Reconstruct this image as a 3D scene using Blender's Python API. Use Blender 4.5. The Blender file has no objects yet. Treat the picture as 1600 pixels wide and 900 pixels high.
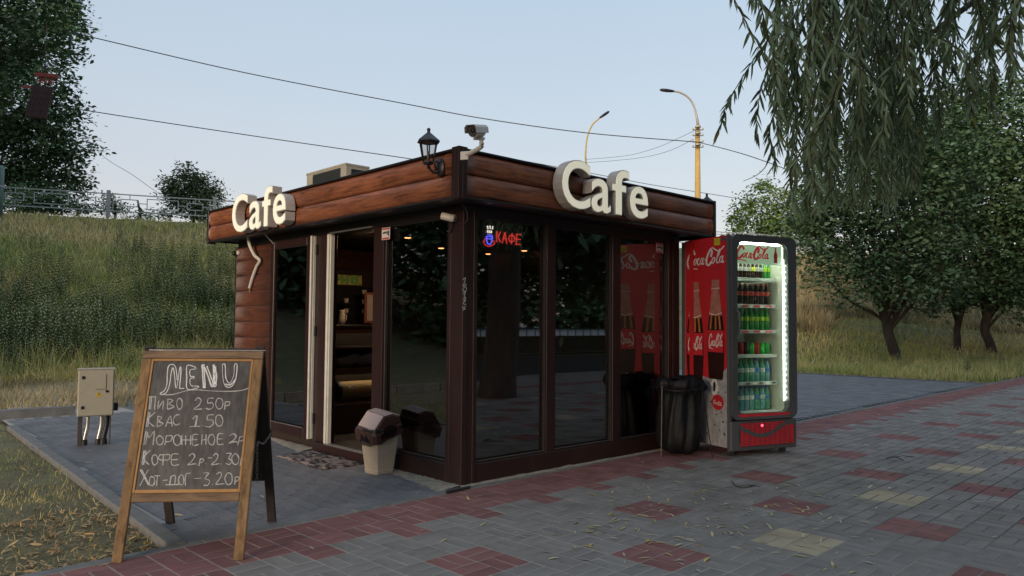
import bpy, math, random
import numpy as np
from mathutils import Vector, Matrix
random.seed(7); rng = np.random.default_rng(7)
SC = bpy.context.scene
COL = SC.collection
R = math.radians
pi = math.pi
# ------------------------------------------------------------------ camera
f_px, yaw, pit, rol = 1180.52, R(43.42884), R(2.61231), R(0.47777)
CAM = np.array([-3.71218, -4.46924, 1.25])
Fw = np.array([math.cos(pit)*math.sin(yaw), math.cos(pit)*math.cos(yaw), math.sin(pit)])
Rt = np.array([math.cos(yaw), -math.sin(yaw), 0.]); Up = np.cross(Rt, Fw)
Rt, Up = math.cos(rol)*Rt+math.sin(rol)*Up, -math.sin(rol)*Rt+math.cos(rol)*Up
cd = bpy.data.cameras.new('camera'); co = bpy.data.objects.new('camera', cd); COL.objects.link(co)
cd.sensor_width = 36; cd.lens = 36*f_px/1600; cd.clip_start = .05; cd.clip_end = 3000
co.matrix_world = Matrix(((Rt[0], Up[0], -Fw[0], CAM[0]), (Rt[1], Up[1], -Fw[1], CAM[1]), (Rt[2], Up[2], -Fw[2], CAM[2]), (0, 0, 0, 1)))
SC.camera = co
# ------------------------------------------------------------------ sky, sun, exposure
SUN_EL, SUN_AZ = R(3.0), R(250)          # azimuth clockwise from +Y: low sun, left of and behind the camera
wd = bpy.data.worlds.new('World'); SC.world = wd; wd.use_nodes = True
nt = wd.node_tree; bg = nt.nodes['Background']
sky = nt.nodes.new('ShaderNodeTexSky'); sky.sky_type = 'NISHITA'; sky.sun_disc = False
sky.sun_elevation = SUN_EL; sky.sun_rotation = SUN_AZ; sky.altitude = 100; sky.air_density = 1.0; sky.dust_density = 0.5; sky.ozone_density = 1.5
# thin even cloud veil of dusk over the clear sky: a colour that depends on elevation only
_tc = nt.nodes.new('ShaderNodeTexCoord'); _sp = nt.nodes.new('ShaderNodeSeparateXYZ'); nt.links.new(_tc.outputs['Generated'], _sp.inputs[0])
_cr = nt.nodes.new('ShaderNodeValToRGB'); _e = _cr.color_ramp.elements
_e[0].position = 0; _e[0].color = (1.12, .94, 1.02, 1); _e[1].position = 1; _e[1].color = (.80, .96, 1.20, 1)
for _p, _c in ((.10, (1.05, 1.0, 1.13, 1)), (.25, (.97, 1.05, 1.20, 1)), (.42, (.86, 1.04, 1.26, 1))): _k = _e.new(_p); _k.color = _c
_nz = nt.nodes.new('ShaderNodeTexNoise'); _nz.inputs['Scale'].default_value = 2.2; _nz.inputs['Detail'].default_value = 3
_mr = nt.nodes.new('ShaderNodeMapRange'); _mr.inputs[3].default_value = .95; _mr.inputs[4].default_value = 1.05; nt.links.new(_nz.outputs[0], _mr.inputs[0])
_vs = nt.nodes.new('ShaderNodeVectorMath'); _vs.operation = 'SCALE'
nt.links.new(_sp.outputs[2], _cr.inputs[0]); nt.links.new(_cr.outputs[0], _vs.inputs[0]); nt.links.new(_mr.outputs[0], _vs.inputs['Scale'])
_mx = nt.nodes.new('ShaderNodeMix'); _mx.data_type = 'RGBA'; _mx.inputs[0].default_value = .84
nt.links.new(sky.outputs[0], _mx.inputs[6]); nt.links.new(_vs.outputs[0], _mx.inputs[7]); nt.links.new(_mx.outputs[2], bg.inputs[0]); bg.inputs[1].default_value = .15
sd = bpy.data.lights.new('sun', 'SUN'); sd.energy = .55; sd.angle = R(14); sd.color = (1, .80, .62)
so = bpy.data.objects.new('sun', sd); COL.objects.link(so)
sdir = Vector((math.sin(SUN_AZ)*math.cos(SUN_EL+.12), math.cos(SUN_AZ)*math.cos(SUN_EL+.12), math.sin(SUN_EL+.12)))
so.rotation_euler = sdir.to_track_quat('Z', 'Y').to_euler()
SC.view_settings.view_transform = 'Standard'; SC.view_settings.look = 'None'; SC.view_settings.gamma = 1
SC.view_settings.exposure = 2.0
SC.cycles.max_bounces = 8; SC.cycles.transparent_max_bounces = 16
# ------------------------------------------------------------------ picture rays -> points on surfaces of the place
def ray(u, v): return Fw+Rt*(u-800)/f_px-Up*(v-450)/f_px
def onz(u, v, z=0.): d = ray(u, v); return CAM+d*(z-CAM[2])/d[2]
def onx(u, v, x=0.): d = ray(u, v); return CAM+d*(x-CAM[0])/d[0]
def ony(u, v, y=0.): d = ray(u, v); return CAM+d*(y-CAM[1])/d[1]
def atD(u, v, D): return CAM+ray(u, v)*D
def proj(X):
    d = np.asarray(X, float)-CAM; D = d@Fw
    return 800+f_px*(d@Rt)/D, 450-f_px*(d@Up)/D, D
CA = np.array([5.801, 31.047]); CDIR = np.array([.928, -.371]); CDIR /= np.linalg.norm(CDIR); CN = np.array([CDIR[1], -CDIR[0]])
CZ = 5.65
def terr(x, y):
    """height of the ground: flat, an embankment behind, a river behind the camera"""
    x = np.asarray(x, float); y = np.asarray(y, float)
    d = (x-CA[0])*CN[0]+(y-CA[1])*CN[1]
    t = np.clip(1-d/19.5, 0, 1)
    z = CZ*(t**1.35)*(1+.0*t)
    z = np.where(d < 0, CZ, z)
    bump = .05*np.sin(x*1.3+np.sin(y*.9)*2)*np.cos(y*1.1+x*.4)+.04*np.sin(x*.37+y*.53)
    z = z+bump*np.clip(t*6, 0, 1)*np.clip(d/2, 0, 1)-.035
    riv = np.clip((-22-y)/3, 0, 1)
    return z*(1-riv)+riv*(-4)
def hit(u, v):
    d = ray(u, v); D = 12.
    while D < 200:
        p = CAM+d*D
        if p[2] < terr(p[0], p[1]): return p
        D += .05
    return CAM+d*40
# ------------------------------------------------------------------ materials
def new_mat(name):
    m = bpy.data.materials.new(name); m.use_nodes = True
    return m, m.node_tree, m.node_tree.nodes['Principled BSDF']
def mat(name, col, rough=.6, metal=0, var=.12, scale=6, bump=0., bscale=40, spec=.5, stretch=(1, 1, 1), island=0., emit=None, estr=0, trans=0, dirt=0., coat=0):
    m, t, b = new_mat(name); N = t.nodes; L = t.links
    tc = N.new('ShaderNodeTexCoord'); mp = N.new('ShaderNodeMapping'); mp.inputs['Scale'].default_value = stretch
    L.new(tc.outputs['Object'], mp.inputs['Vector'])
    nz = N.new('ShaderNodeTexNoise'); nz.inputs['Scale'].default_value = scale; nz.inputs['Detail'].default_value = 6; nz.inputs['Roughness'].default_value = .65
    L.new(mp.outputs[0], nz.inputs['Vector'])
    mr = N.new('ShaderNodeMapRange'); mr.inputs[1].default_value = .3; mr.inputs[2].default_value = .7
    mr.inputs[3].default_value = 1-var; mr.inputs[4].default_value = 1+var
    L.new(nz.outputs[0], mr.inputs[0]); fac = mr.outputs[0]
    if island:
        g = N.new('ShaderNodeNewGeometry'); oi = N.new('ShaderNodeObjectInfo')
        a = N.new('ShaderNodeMath'); a.operation = 'ADD'; L.new(g.outputs['Random Per Island'], a.inputs[0]); L.new(oi.outputs['Random'], a.inputs[1])
        fr = N.new('ShaderNodeMath'); fr.operation = 'FRACT'; L.new(a.outputs[0], fr.inputs[0])
        m2 = N.new('ShaderNodeMapRange'); m2.inputs[3].default_value = 1-island; m2.inputs[4].default_value = 1+island; L.new(fr.outputs[0], m2.inputs[0])
        mu = N.new('ShaderNodeMath'); mu.operation = 'MULTIPLY'; L.new(fac, mu.inputs[0]); L.new(m2.outputs[0], mu.inputs[1]); fac = mu.outputs[0]
    vm = N.new('ShaderNodeVectorMath'); vm.operation = 'SCALE'; vm.inputs[0].default_value = col[:3]; L.new(fac, vm.inputs['Scale'])
    out = vm.outputs[0]
    if dirt:
        n2 = N.new('ShaderNodeTexNoise'); n2.inputs['Scale'].default_value = 1.7; n2.inputs['Detail'].default_value = 8; n2.inputs['Roughness'].default_value = .7
        L.new(tc.outputs['Object'], n2.inputs['Vector'])
        r2 = N.new('ShaderNodeMapRange'); r2.inputs[1].default_value = .5; r2.inputs[2].default_value = .68; r2.inputs[4].default_value = dirt; L.new(n2.outputs[0], r2.inputs[0])
        mx = N.new('ShaderNodeMix'); mx.data_type = 'RGBA'; L.new(r2.outputs[0], mx.inputs[0]); L.new(out, mx.inputs[6]); mx.inputs[7].default_value = (.09, .075, .055, 1)
        out = mx.outputs[2]
    L.new(out, b.inputs['Base Color'])
    b.inputs['Roughness'].default_value = rough; b.inputs['Metallic'].default_value = metal; b.inputs['Specular IOR Level'].default_value = spec
    if coat: b.inputs['Coat Weight'].default_value = coat
    if trans: b.inputs['Transmission Weight'].default_value = trans
    if emit: b.inputs['Emission Color'].default_value = (*emit, 1); b.inputs['Emission Strength'].default_value = estr
    if bump:
        n3 = N.new('ShaderNodeTexNoise'); n3.inputs['Scale'].default_value = bscale; n3.inputs['Detail'].default_value = 5; L.new(mp.outputs[0], n3.inputs['Vector'])
        bp = N.new('ShaderNodeBump'); bp.inputs['Strength'].default_value = min(1, bump*20); bp.inputs['Distance'].default_value = bump; L.new(n3.outputs[0], bp.inputs['Height']); L.new(bp.outputs[0], b.inputs['Normal'])
    return m
def wood(name, c1, c2, axis, rough=.45, scale=3.2, spec=.5, grain=22, bump=.0015):
    m, t, b = new_mat(name); N = t.nodes; L = t.links
    tc = N.new('ShaderNodeTexCoord'); mp = N.new('ShaderNodeMapping')
    s = [grain/scale]*3; s[axis] = 1.1; mp.inputs['Scale'].default_value = s
    L.new(tc.outputs['Object'], mp.inputs['Vector'])
    oi = N.new('ShaderNodeObjectInfo'); ad = N.new('ShaderNodeVectorMath'); ad.operation = 'ADD'; sc = N.new('ShaderNodeMath'); sc.operation = 'MULTIPLY'; sc.inputs[1].default_value = 37.
    L.new(oi.outputs['Random'], sc.inputs[0]); L.new(mp.outputs[0], ad.inputs[0]); L.new(sc.outputs[0], ad.inputs[1])
    nz = N.new('ShaderNodeTexNoise'); nz.inputs['Scale'].default_value = scale; nz.inputs['Detail'].default_value = 7; nz.inputs['Roughness'].default_value = .7; nz.inputs['Distortion'].default_value = .6
    L.new(ad.outputs[0], nz.inputs['Vector'])
    cr = N.new('ShaderNodeValToRGB'); e = cr.color_ramp.elements; e[0].position = .36; e[0].color = (*c2, 1); e[1].position = .62; e[1].color = (*c1, 1)
    k = e.new(.47); k.color = (*[(a*.55+b_*.45) for a, b_ in zip(c1, c2)], 1)
    L.new(nz.outputs[0], cr.inputs[0])
    n2 = N.new('ShaderNodeTexNoise'); n2.inputs['Scale'].default_value = 2.2; n2.inputs['Detail'].default_value = 4; L.new(tc.outputs['Object'], n2.inputs['Vector'])
    mr = N.new('ShaderNodeMapRange'); mr.inputs[1].default_value = .3; mr.inputs[2].default_value = .7; mr.inputs[3].default_value = .72; mr.inputs[4].default_value = 1.2; L.new(n2.outputs[0], mr.inputs[0])
    vm = N.new('ShaderNodeVectorMath'); vm.operation = 'SCALE'; L.new(cr.outputs[0], vm.inputs[0]); L.new(mr.outputs[0], vm.inputs['Scale'])
    L.new(vm.outputs[0], b.inputs['Base Color']); b.inputs['Roughness'].default_value = rough; b.inputs['Specular IOR Level'].default_value = spec
    bp = N.new('ShaderNodeBump'); bp.inputs['Strength'].default_value = .5; bp.inputs['Distance'].default_value = bump; L.new(nz.outputs[0], bp.inputs['Height']); L.new(bp.outputs[0], b.inputs['Normal'])
    return m
def glass(name, tint, rough=.02, ior=1.5, tcol=None, film=0.):
    m = bpy.data.materials.new(name); m.use_nodes = True; t = m.node_tree; N = t.nodes; L = t.links
    N.remove(N['Principled BSDF']); o = N['Material Output']
    tr = N.new('ShaderNodeBsdfTransparent'); tr.inputs[0].default_value = (*(tcol or (tint, tint, tint)), 1)
    gl = N.new('ShaderNodeBsdfGlossy'); gl.inputs['Roughness'].default_value = rough
    fr = N.new('ShaderNodeFresnel'); fr.inputs[0].default_value = ior; mx = N.new('ShaderNodeMixShader')
    ge = N.new('ShaderNodeNewGeometry'); mi = N.new('ShaderNodeMapRange'); mi.inputs[3].default_value = ior; mi.inputs[4].default_value = 1/ior
    L.new(ge.outputs['Backfacing'], mi.inputs[0]); L.new(mi.outputs[0], fr.inputs[0])      # same reflectance from either side of a thin pane
    mm = N.new('ShaderNodeMath'); mm.operation = 'MULTIPLY'; mm.inputs[1].default_value = 1.0; mm.use_clamp = True
    ad = N.new('ShaderNodeMath'); ad.operation = 'ADD'; ad.inputs[1].default_value = film; ad.use_clamp = True; L.new(fr.outputs[0], mm.inputs[0]); L.new(mm.outputs[0], ad.inputs[0]); L.new(ad.outputs[0], mx.inputs[0]); L.new(tr.outputs[0], mx.inputs[1]); L.new(gl.outputs[0], mx.inputs[2]); L.new(mx.outputs[0], o.inputs[0])
    return m
def leafmat(name, c1, c2, c3=None, nscale=.5, rough=.55, trans=.0):
    """foliage: noise patches of two or three colours and a random tone for each leaf"""
    m, t, b = new_mat(name); N = t.nodes; L = t.links
    g = N.new('ShaderNodeNewGeometry'); oi = N.new('ShaderNodeObjectInfo')
    nz = N.new('ShaderNodeTexNoise'); nz.inputs['Scale'].default_value = nscale; nz.inputs['Detail'].default_value = 4; L.new(g.outputs['Position'], nz.inputs['Vector'])
    a = N.new('ShaderNodeMath'); a.operation = 'ADD'; L.new(g.outputs['Random Per Island'], a.inputs[0]); L.new(oi.outputs['Random'], a.inputs[1])
    fr = N.new('ShaderNodeMath'); fr.operation = 'FRACT'; L.new(a.outputs[0], fr.inputs[0])
    ma = N.new('ShaderNodeMath'); ma.operation = 'MULTIPLY_ADD'; L.new(fr.outputs[0], ma.inputs[0]); ma.inputs[1].default_value = .36
    mn = N.new('ShaderNodeMapRange'); mn.inputs[1].default_value = .32; mn.inputs[2].default_value = .68; mn.inputs[3].default_value = .22; mn.inputs[4].default_value = .86; mn.clamp = False; L.new(nz.outputs[0], mn.inputs[0]); L.new(mn.outputs[0], ma.inputs[2])
    cr = N.new('ShaderNodeValToRGB'); e = cr.color_ramp.elements; e[0].position = .45; e[0].color = (*c1, 1); e[1].position = .9 if c3 else 1.; e[1].color = (*(c3 or c2), 1)
    if c3: k = e.new(.68); k.color = (*c2, 1)
    L.new(ma.outputs[0], cr.inputs[0]); L.new(cr.outputs[0], b.inputs['Base Color']); b.inputs['Roughness'].default_value = rough; b.inputs['Specular IOR Level'].default_value = .35
    return m
M = {}
# ------------------------------------------------------------------ objects
def tag(o, label=None, cat=None, group=None, kind=None):
    if label: o['label'] = label
    if cat: o['category'] = cat
    if group: o['group'] = group
    if kind: o['kind'] = kind
    return o
MAT = {}                     # world matrix of each thing's Empty
def thing(name, label, cat, loc=(0, 0, 0), rz=0, group=None):
    o = bpy.data.objects.new(name, None); COL.objects.link(o); o.location = loc; o.rotation_euler = (0, 0, rz); o.empty_display_size = .2
    MAT[o] = Matrix.Translation(Vector(loc)) @ Matrix.Rotation(rz, 4, 'Z')
    return tag(o, label, cat, group)
def link(name, me, parent=None, mats=None, smooth=None):
    o = bpy.data.objects.new(name, me); COL.objects.link(o)
    if parent is not None:
        o.parent = parent
    return o
def dup(root, loc, rz=0, label=None, group=None):
    r = root.copy(); COL.objects.link(r); r.location = loc; r.rotation_euler = (0, 0, rz)
    if label: r['label'] = label
    if group: r['group'] = group
    for ch in list(root.children):
        c = ch.copy(); COL.objects.link(c); c.parent = r
        for g in list(ch.children):
            d = g.copy(); COL.objects.link(d); d.parent = c
    return r
def V(*a): return np.array(a, float)
def norm(a): a = np.asarray(a, float); return a/(np.linalg.norm(a)+1e-12)
class MB:
    def __init__(s): s.v = []; s.f = []; s.m = []; s.mi = 0; s.sm = []; s.smooth = False
    def add(s, vs, fs):
        n = len(s.v); s.v += [tuple(map(float, p)) for p in vs]
        for f in fs: s.f.append(tuple(i+n for i in f)); s.m.append(s.mi); s.sm.append(s.smooth)
        return s
    def box(s, x0, x1, y0, y1, z0, z1):
        return s.add([(x, y, z) for z in (z0, z1) for y in (y0, y1) for x in (x0, x1)], [(0, 2, 3, 1), (4, 5, 7, 6), (0, 1, 5, 4), (2, 6, 7, 3), (0, 4, 6, 2), (1, 3, 7, 5)])
    def obox(s, o, ax, ay, az, a, b, c):
        """box spanned on a frame: a, b, c are (min,max) along ax, ay, az"""
        o = np.asarray(o, float)
        return s.add([o+np.asarray(ax)*i+np.asarray(ay)*j+np.asarray(az)*k for k in c for j in b for i in a], [(0, 2, 3, 1), (4, 5, 7, 6), (0, 1, 5, 4), (2, 6, 7, 3), (0, 4, 6, 2), (1, 3, 7, 5)])
    def bar(s, p, q, w, h=None, up=(0, 0, 1)):
        p = np.asarray(p, float); q = np.asarray(q, float); d = norm(q-p); up = np.asarray(up, float)
        if abs(d@up) > .98: up = V(1, 0, 0)
        sx = norm(np.cross(d, up)); sy = np.cross(sx, d); h = h or w
        return s.obox(p, sx, d, sy, (-w/2, w/2), (0, np.linalg.norm(q-p)), (-h/2, h/2))
    def tube(s, pts, r, n=8, cap=True, flat=1.):
        pts = [np.asarray(p, float) for p in pts]; k = len(pts); rr = r if hasattr(r, '__len__') else [r]*k
        ref = V(0, 0, 1) if abs(norm(pts[-1]-pts[0])[2]) < .9 else V(1, 0, 0)
        vs = []
        for i, p in enumerate(pts):
            d = norm(pts[min(i+1, k-1)]-pts[max(i-1, 0)]); a = norm(np.cross(d, ref)); b = np.cross(a, d)
            for j in range(n): t = 2*pi*j/n; vs.append(p+rr[i]*(math.cos(t)*a+flat*math.sin(t)*b))
        fs = [(i*n+j, i*n+(j+1) % n, (i+1)*n+(j+1) % n, (i+1)*n+j) for i in range(k-1) for j in range(n)]
        if cap: fs += [tuple(range(n))[::-1], tuple(range((k-1)*n, k*n))]
        return s.add(vs, fs)
    def lathe(s, prof, o=(0, 0, 0), n=12, az=(0, 0, 1), ax=(1, 0, 0), sy=1.):
        o = np.asarray(o, float); az = norm(az); ax = norm(ax); ay = np.cross(az, ax); vs = []
        for r, z in prof:
            for j in range(n): t = 2*pi*j/n; vs.append(o+az*z+r*(math.cos(t)*ax+sy*math.sin(t)*ay))
        k = len(prof); fs = [(i*n+j, i*n+(j+1) % n, (i+1)*n+(j+1) % n, (i+1)*n+j) for i in range(k-1) for j in range(n)]
        fs += [tuple(range(n))[::-1], tuple(range((k-1)*n, k*n))]
        return s.add(vs, fs)
    def ball(s, o, r, n=8, m=5):
        return s.lathe([(max(1e-4, r*math.sin(pi*i/m)), -r*math.cos(pi*i/m)) for i in range(m+1)], o, n)
    def prism(s, poly, o, ax, ay, az, d0, d1):
        """2D outline on ax, ay, given depth along az"""
        o = np.asarray(o, float); ax, ay, az = map(lambda q: np.asarray(q, float), (ax, ay, az)); n = len(poly)
        vs = [o+ax*p[0]+ay*p[1]+az*d for d in (d0, d1) for p in poly]
        fs = [(i, (i+1) % n, n+(i+1) % n, n+i) for i in range(n)]+[tuple(range(n))[::-1], tuple(range(n, 2*n))]
        return s.add(vs, fs)
    def sheet(s, poly, o, ax, ay, off=0.):
        o = np.asarray(o, float); ax = np.asarray(ax, float); ay = np.asarray(ay, float); nn = norm(np.cross(ax, ay))
        return s.add([o+ax*p[0]+ay*p[1]+nn*off for p in poly], [tuple(range(len(poly)))])
    def ribbon(s, pts, w, o, ax, ay, off=0., sub=3):
        P = catmull(pts, sub) if sub > 1 and len(pts) > 2 else [V(*p) for p in pts]
        o = np.asarray(o, float); ax = np.asarray(ax, float); ay = np.asarray(ay, float); nn = norm(np.cross(ax, ay)); k = len(P); vs = []
        ww = w if callable(w) else (lambda t, d: w)
        for i, p in enumerate(P):
            d = P[min(i+1, k-1)]-P[max(i-1, 0)]; d = d/(np.hypot(*d)+1e-9); q = V(-d[1], d[0])*ww(i/(k-1), d)/2
            for sg in (1, -1): c = p+sg*q; vs.append(o+ax*c[0]+ay*c[1]+nn*off)
        return s.add(vs, [(2*i, 2*i+1, 2*i+3, 2*i+2) for i in range(k-1)])
    def build(s, name, mats, parent=None, world=True, bevel=0, seg=1, top=None):
        me = bpy.data.meshes.new(name); vs = s.v
        r = parent
        while r is not None and r.parent is not None: r = r.parent
        if world and r is not None and r in MAT:
            mi = MAT[r].inverted(); A = np.array([list(mi[i]) for i in range(3)]); a = np.array(vs); vs = (a@A[:, :3].T+A[:, 3]).tolist()
        elif top is not None:
            vs = (np.array(vs)-np.array(top)).tolist()
        me.from_pydata(vs, [], s.f)
        if not isinstance(mats, (list, tuple)): mats = [mats]
        for m in mats: me.materials.append(M[m] if isinstance(m, str) else m)
        me.polygons.foreach_set('material_index', s.m); me.polygons.foreach_set('use_smooth', s.sm); me.update()
        o = bpy.data.objects.new(name, me); COL.objects.link(o)
        if parent is not None: o.parent = parent
        if top is not None: o.location = top
        if bevel:
            b = o.modifiers.new('bevel', 'BEVEL'); b.width = bevel; b.segments = seg; b.limit_method = 'ANGLE'; b.angle_limit = R(35)
        return o
def catmull(P, sub=3):
    P = [V(*p) for p in P]; out = []
    for i in range(len(P)-1):
        p0 = P[max(i-1, 0)]; p1 = P[i]; p2 = P[i+1]; p3 = P[min(i+2, len(P)-1)]
        for j in range(sub):
            t = j/sub; out.append(.5*((2*p1)+(p2-p0)*t+(2*p0-5*p1+4*p2-p3)*t*t+(-p0+3*p1-3*p2+p3)*t**3))
    out.append(P[-1]); return out
def ell(cx, cy, rx, ry, n=12, a0=0, a1=2*pi, sl=0.):
    return [(cx+rx*math.cos(a0+(a1-a0)*i/n)+sl*ry*math.sin(a0+(a1-a0)*i/n), cy+ry*math.sin(a0+(a1-a0)*i/n)) for i in range(n+1)]
def big_mesh(name, verts, faces, mats, parent=None, midx=None, smooth=False):
    verts = np.asarray(verts, np.float32); faces = np.asarray(faces, np.int32); k = faces.shape[1]; nf = len(faces)
    me = bpy.data.meshes.new(name); me.vertices.add(len(verts)); me.vertices.foreach_set('co', verts.ravel())
    me.loops.add(nf*k); me.loops.foreach_set('vertex_index', faces.ravel())
    me.polygons.add(nf); me.polygons.foreach_set('loop_start', np.arange(0, nf*k, k, dtype=np.int32))
    try: me.polygons.foreach_set('loop_total', np.full(nf, k, dtype=np.int32))
    except Exception: pass
    if not isinstance(mats, (list, tuple)): mats = [mats]
    for m in mats: me.materials.append(M[m])
    if midx is not None: me.polygons.foreach_set('material_index', np.asarray(midx, np.int32))
    if smooth: me.polygons.foreach_set('use_smooth', np.ones(nf, bool))
    me.update(calc_edges=True); me.validate()
    o = bpy.data.objects.new(name, me); COL.objects.link(o)
    if parent is not None: o.parent = parent
    return o
def scatter(tv, tf, P, S, yw, tilt, taz):
    """copies of a template: position, scale(n,3), yaw, tilt angle and tilt azimuth -> one vertex and face array"""
    tv = np.asarray(tv, float); tf = np.asarray(tf, int); n = len(P)
    v = tv[None]*S[:, None, :]
    c, s = np.cos(yw)[:, None], np.sin(yw)[:, None]
    x, y, z = v[..., 0]*c-v[..., 1]*s, v[..., 0]*s+v[..., 1]*c, v[..., 2]
    ca, sa = np.cos(taz)[:, None], np.sin(taz)[:, None]; ct, st = np.cos(tilt)[:, None], np.sin(tilt)[:, None]
    u, w = x*ca+y*sa, -x*sa+y*ca
    u, z = u*ct+z*st, -u*st+z*ct
    x, y = u*ca-w*sa, u*sa+w*ca
    v = np.stack([x, y, z], -1)+np.asarray(P)[:, None, :]
    f = tf[None]+(np.arange(n)*len(tv))[:, None, None]
    return v.reshape(-1, 3), f.reshape(-1, tf.shape[1])
# ================================================================== THE SETTING
def simple(name, col, **k): M[name] = mat(name, col, **k)
simple('soil', (.15, .135, .068), rough=.95, var=.35, scale=2.5, bump=.01, bscale=12)
simple('kerb_concrete', (.20, .20, .19), rough=.9, var=.22, scale=9, bump=.002, bscale=120, dirt=.35)
simple('mortar', (.32, .29, .23), rough=.95, var=.3, scale=14, bump=.006, bscale=45)
simple('pav_grey', (.270, .246, .220), rough=.92, var=.28, scale=3.2, bump=.0009, bscale=260, island=.10, spec=.2, dirt=.25)
simple('pav_red', (.275, .130, .118), rough=.92, var=.26, scale=3.2, bump=.0009, bscale=260, island=.14, spec=.2, dirt=.25)
simple('pav_yellow', (.46, .38, .26), rough=.92, var=.22, scale=3.5, bump=.0009, bscale=260, island=.12, spec=.2, dirt=.25)
simple('pav_court', (.185, .182, .184), rough=.68, var=.3, scale=2.8, bump=.0009, bscale=260, island=.10, spec=.4, dirt=.25)  # darker, bluer copy of the grey pavers; dimmer light is in the colour
simple('water', (.22, .26, .30), rough=.28, var=.1)
def joint_mat():
    m, t, b = new_mat('joint_sand'); N = t.nodes; L = t.links
    g = N.new('ShaderNodeNewGeometry'); sp = N.new('ShaderNodeSeparateXYZ'); L.new(g.outputs['Position'], sp.inputs[0])
    nz = N.new('ShaderNodeTexNoise'); nz.inputs['Scale'].default_value = 1.1; nz.inputs['Detail'].default_value = 5; L.new(g.outputs['Position'], nz.inputs['Vector'])
    ma = N.new('ShaderNodeMath'); ma.operation = 'MULTIPLY_ADD'; ma.inputs[1].default_value = 4.; L.new(nz.outputs[0], ma.inputs[0]); L.new(sp.outputs[0], ma.inputs[2])
    mr = N.new('ShaderNodeMapRange'); mr.inputs[1].default_value = 1.6; mr.inputs[2].default_value = 4.4; L.new(ma.outputs[0], mr.inputs[0])
    mx = N.new('ShaderNodeMix'); mx.data_type = 'RGBA'; L.new(mr.outputs[0], mx.inputs[0]); mx.inputs[6].default_value = (.42, .38, .33, 1); mx.inputs[7].default_value = (.035, .034, .032, 1)
    L.new(mx.outputs[2], b.inputs['Base Color']); b.inputs['Roughness'].default_value = .95
    M['joint_sand'] = m
joint_mat()
# ground: one sheet to the horizon
def axis(lo, hi, far, st):
    a = list(np.arange(lo, hi+1e-6, st)); x = st
    up = hi; dn = lo
    while up < far: x *= 1.35; up += x; a.append(up)
    x = st
    while dn > -far: x *= 1.35; dn -= x; a.insert(0, dn)
    return np.array(a)
gx = axis(-20, 50, 900, .7); gy = axis(-26, 40, 900, .7)
X, Y = np.meshgrid(gx, gy); Z = terr(X, Y); nx = len(gx)
gi = np.arange((len(gy)-1)*nx).reshape(len(gy)-1, nx)[:, :-1].ravel()
ground = big_mesh('ground', np.stack([X.ravel(), Y.ravel(), Z.ravel()], 1), np.stack([gi, gi+1, gi+nx+1, gi+nx], 1), 'soil', smooth=True); tag(ground, kind='structure')
w = MB().sheet([(-900, -900), (900, -900), (900, -23), (-900, -23)], (0, 0, -2.2), (1, 0, 0), (0, 1, 0)).build('river_water', 'water'); tag(w, kind='structure')
TH = .03; PO = V(0, -.025, 0); PX = V(math.cos(TH), math.sin(TH), 0); PY = V(-math.sin(TH), math.cos(TH), 0)
def pw(s, t, z=0.): return PO+PX*s+PY*t+V(0, 0, z)
KX = lambda y: -2.125+.046*y       # court side of the left kerb
prom = MB().add([pw(-16, -.0, -.0022), pw(-16, -16, -.0022), pw(60, -16, -.0022), pw(60, -.0, -.0022)], [(0, 1, 2, 3)]).build('promenade', 'joint_sand'); tag(prom, kind='structure')
court = MB().add([(KX(0), -.15, -.0045), (15.2, .45, -.0045), (15.2, 12, -.0045), (-.6, 12, -.0045), (KX(6.7), 6.75, -.0045)], [(0, 1, 2, 3, 4)]).build('court_paving', 'joint_sand'); tag(court, kind='structure')
def paver_tmpl(L, W):
    g = .0042; c = .0016; a, b = L/2-g, W/2-g; h = -.012
    v = [(-a+c, -b+c, 0), (a-c, -b+c, 0), (a-c, b-c, 0), (-a+c, b-c, 0), (-a, -b, -c), (a, -b, -c), (a, b, -c), (-a, b, -c), (-a, -b, h), (a, -b, h), (a, b, h), (-a, b, h)]
    f = [(0, 1, 2, 3)]+[(i, 4+i, 4+(i+1) % 4, (i+1) % 4)[::1] for i in range(4)]+[(4+i, 8+i, 8+(i+1) % 4, 4+(i+1) % 4) for i in range(4)]
    return v, f
PT, PF = paver_tmpl(.2, .1)
def visible(p):
    u, v, D = proj(p)
    return (D > 1.2 and -260 < u < 1860 and v < 1150 and D < 34) or math.hypot(p[0]-CAM[0], p[1]-CAM[1]) < 4.5 or (D > .5 and -700 < u < 3200 and D < 15 and p[1] > -9)
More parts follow.
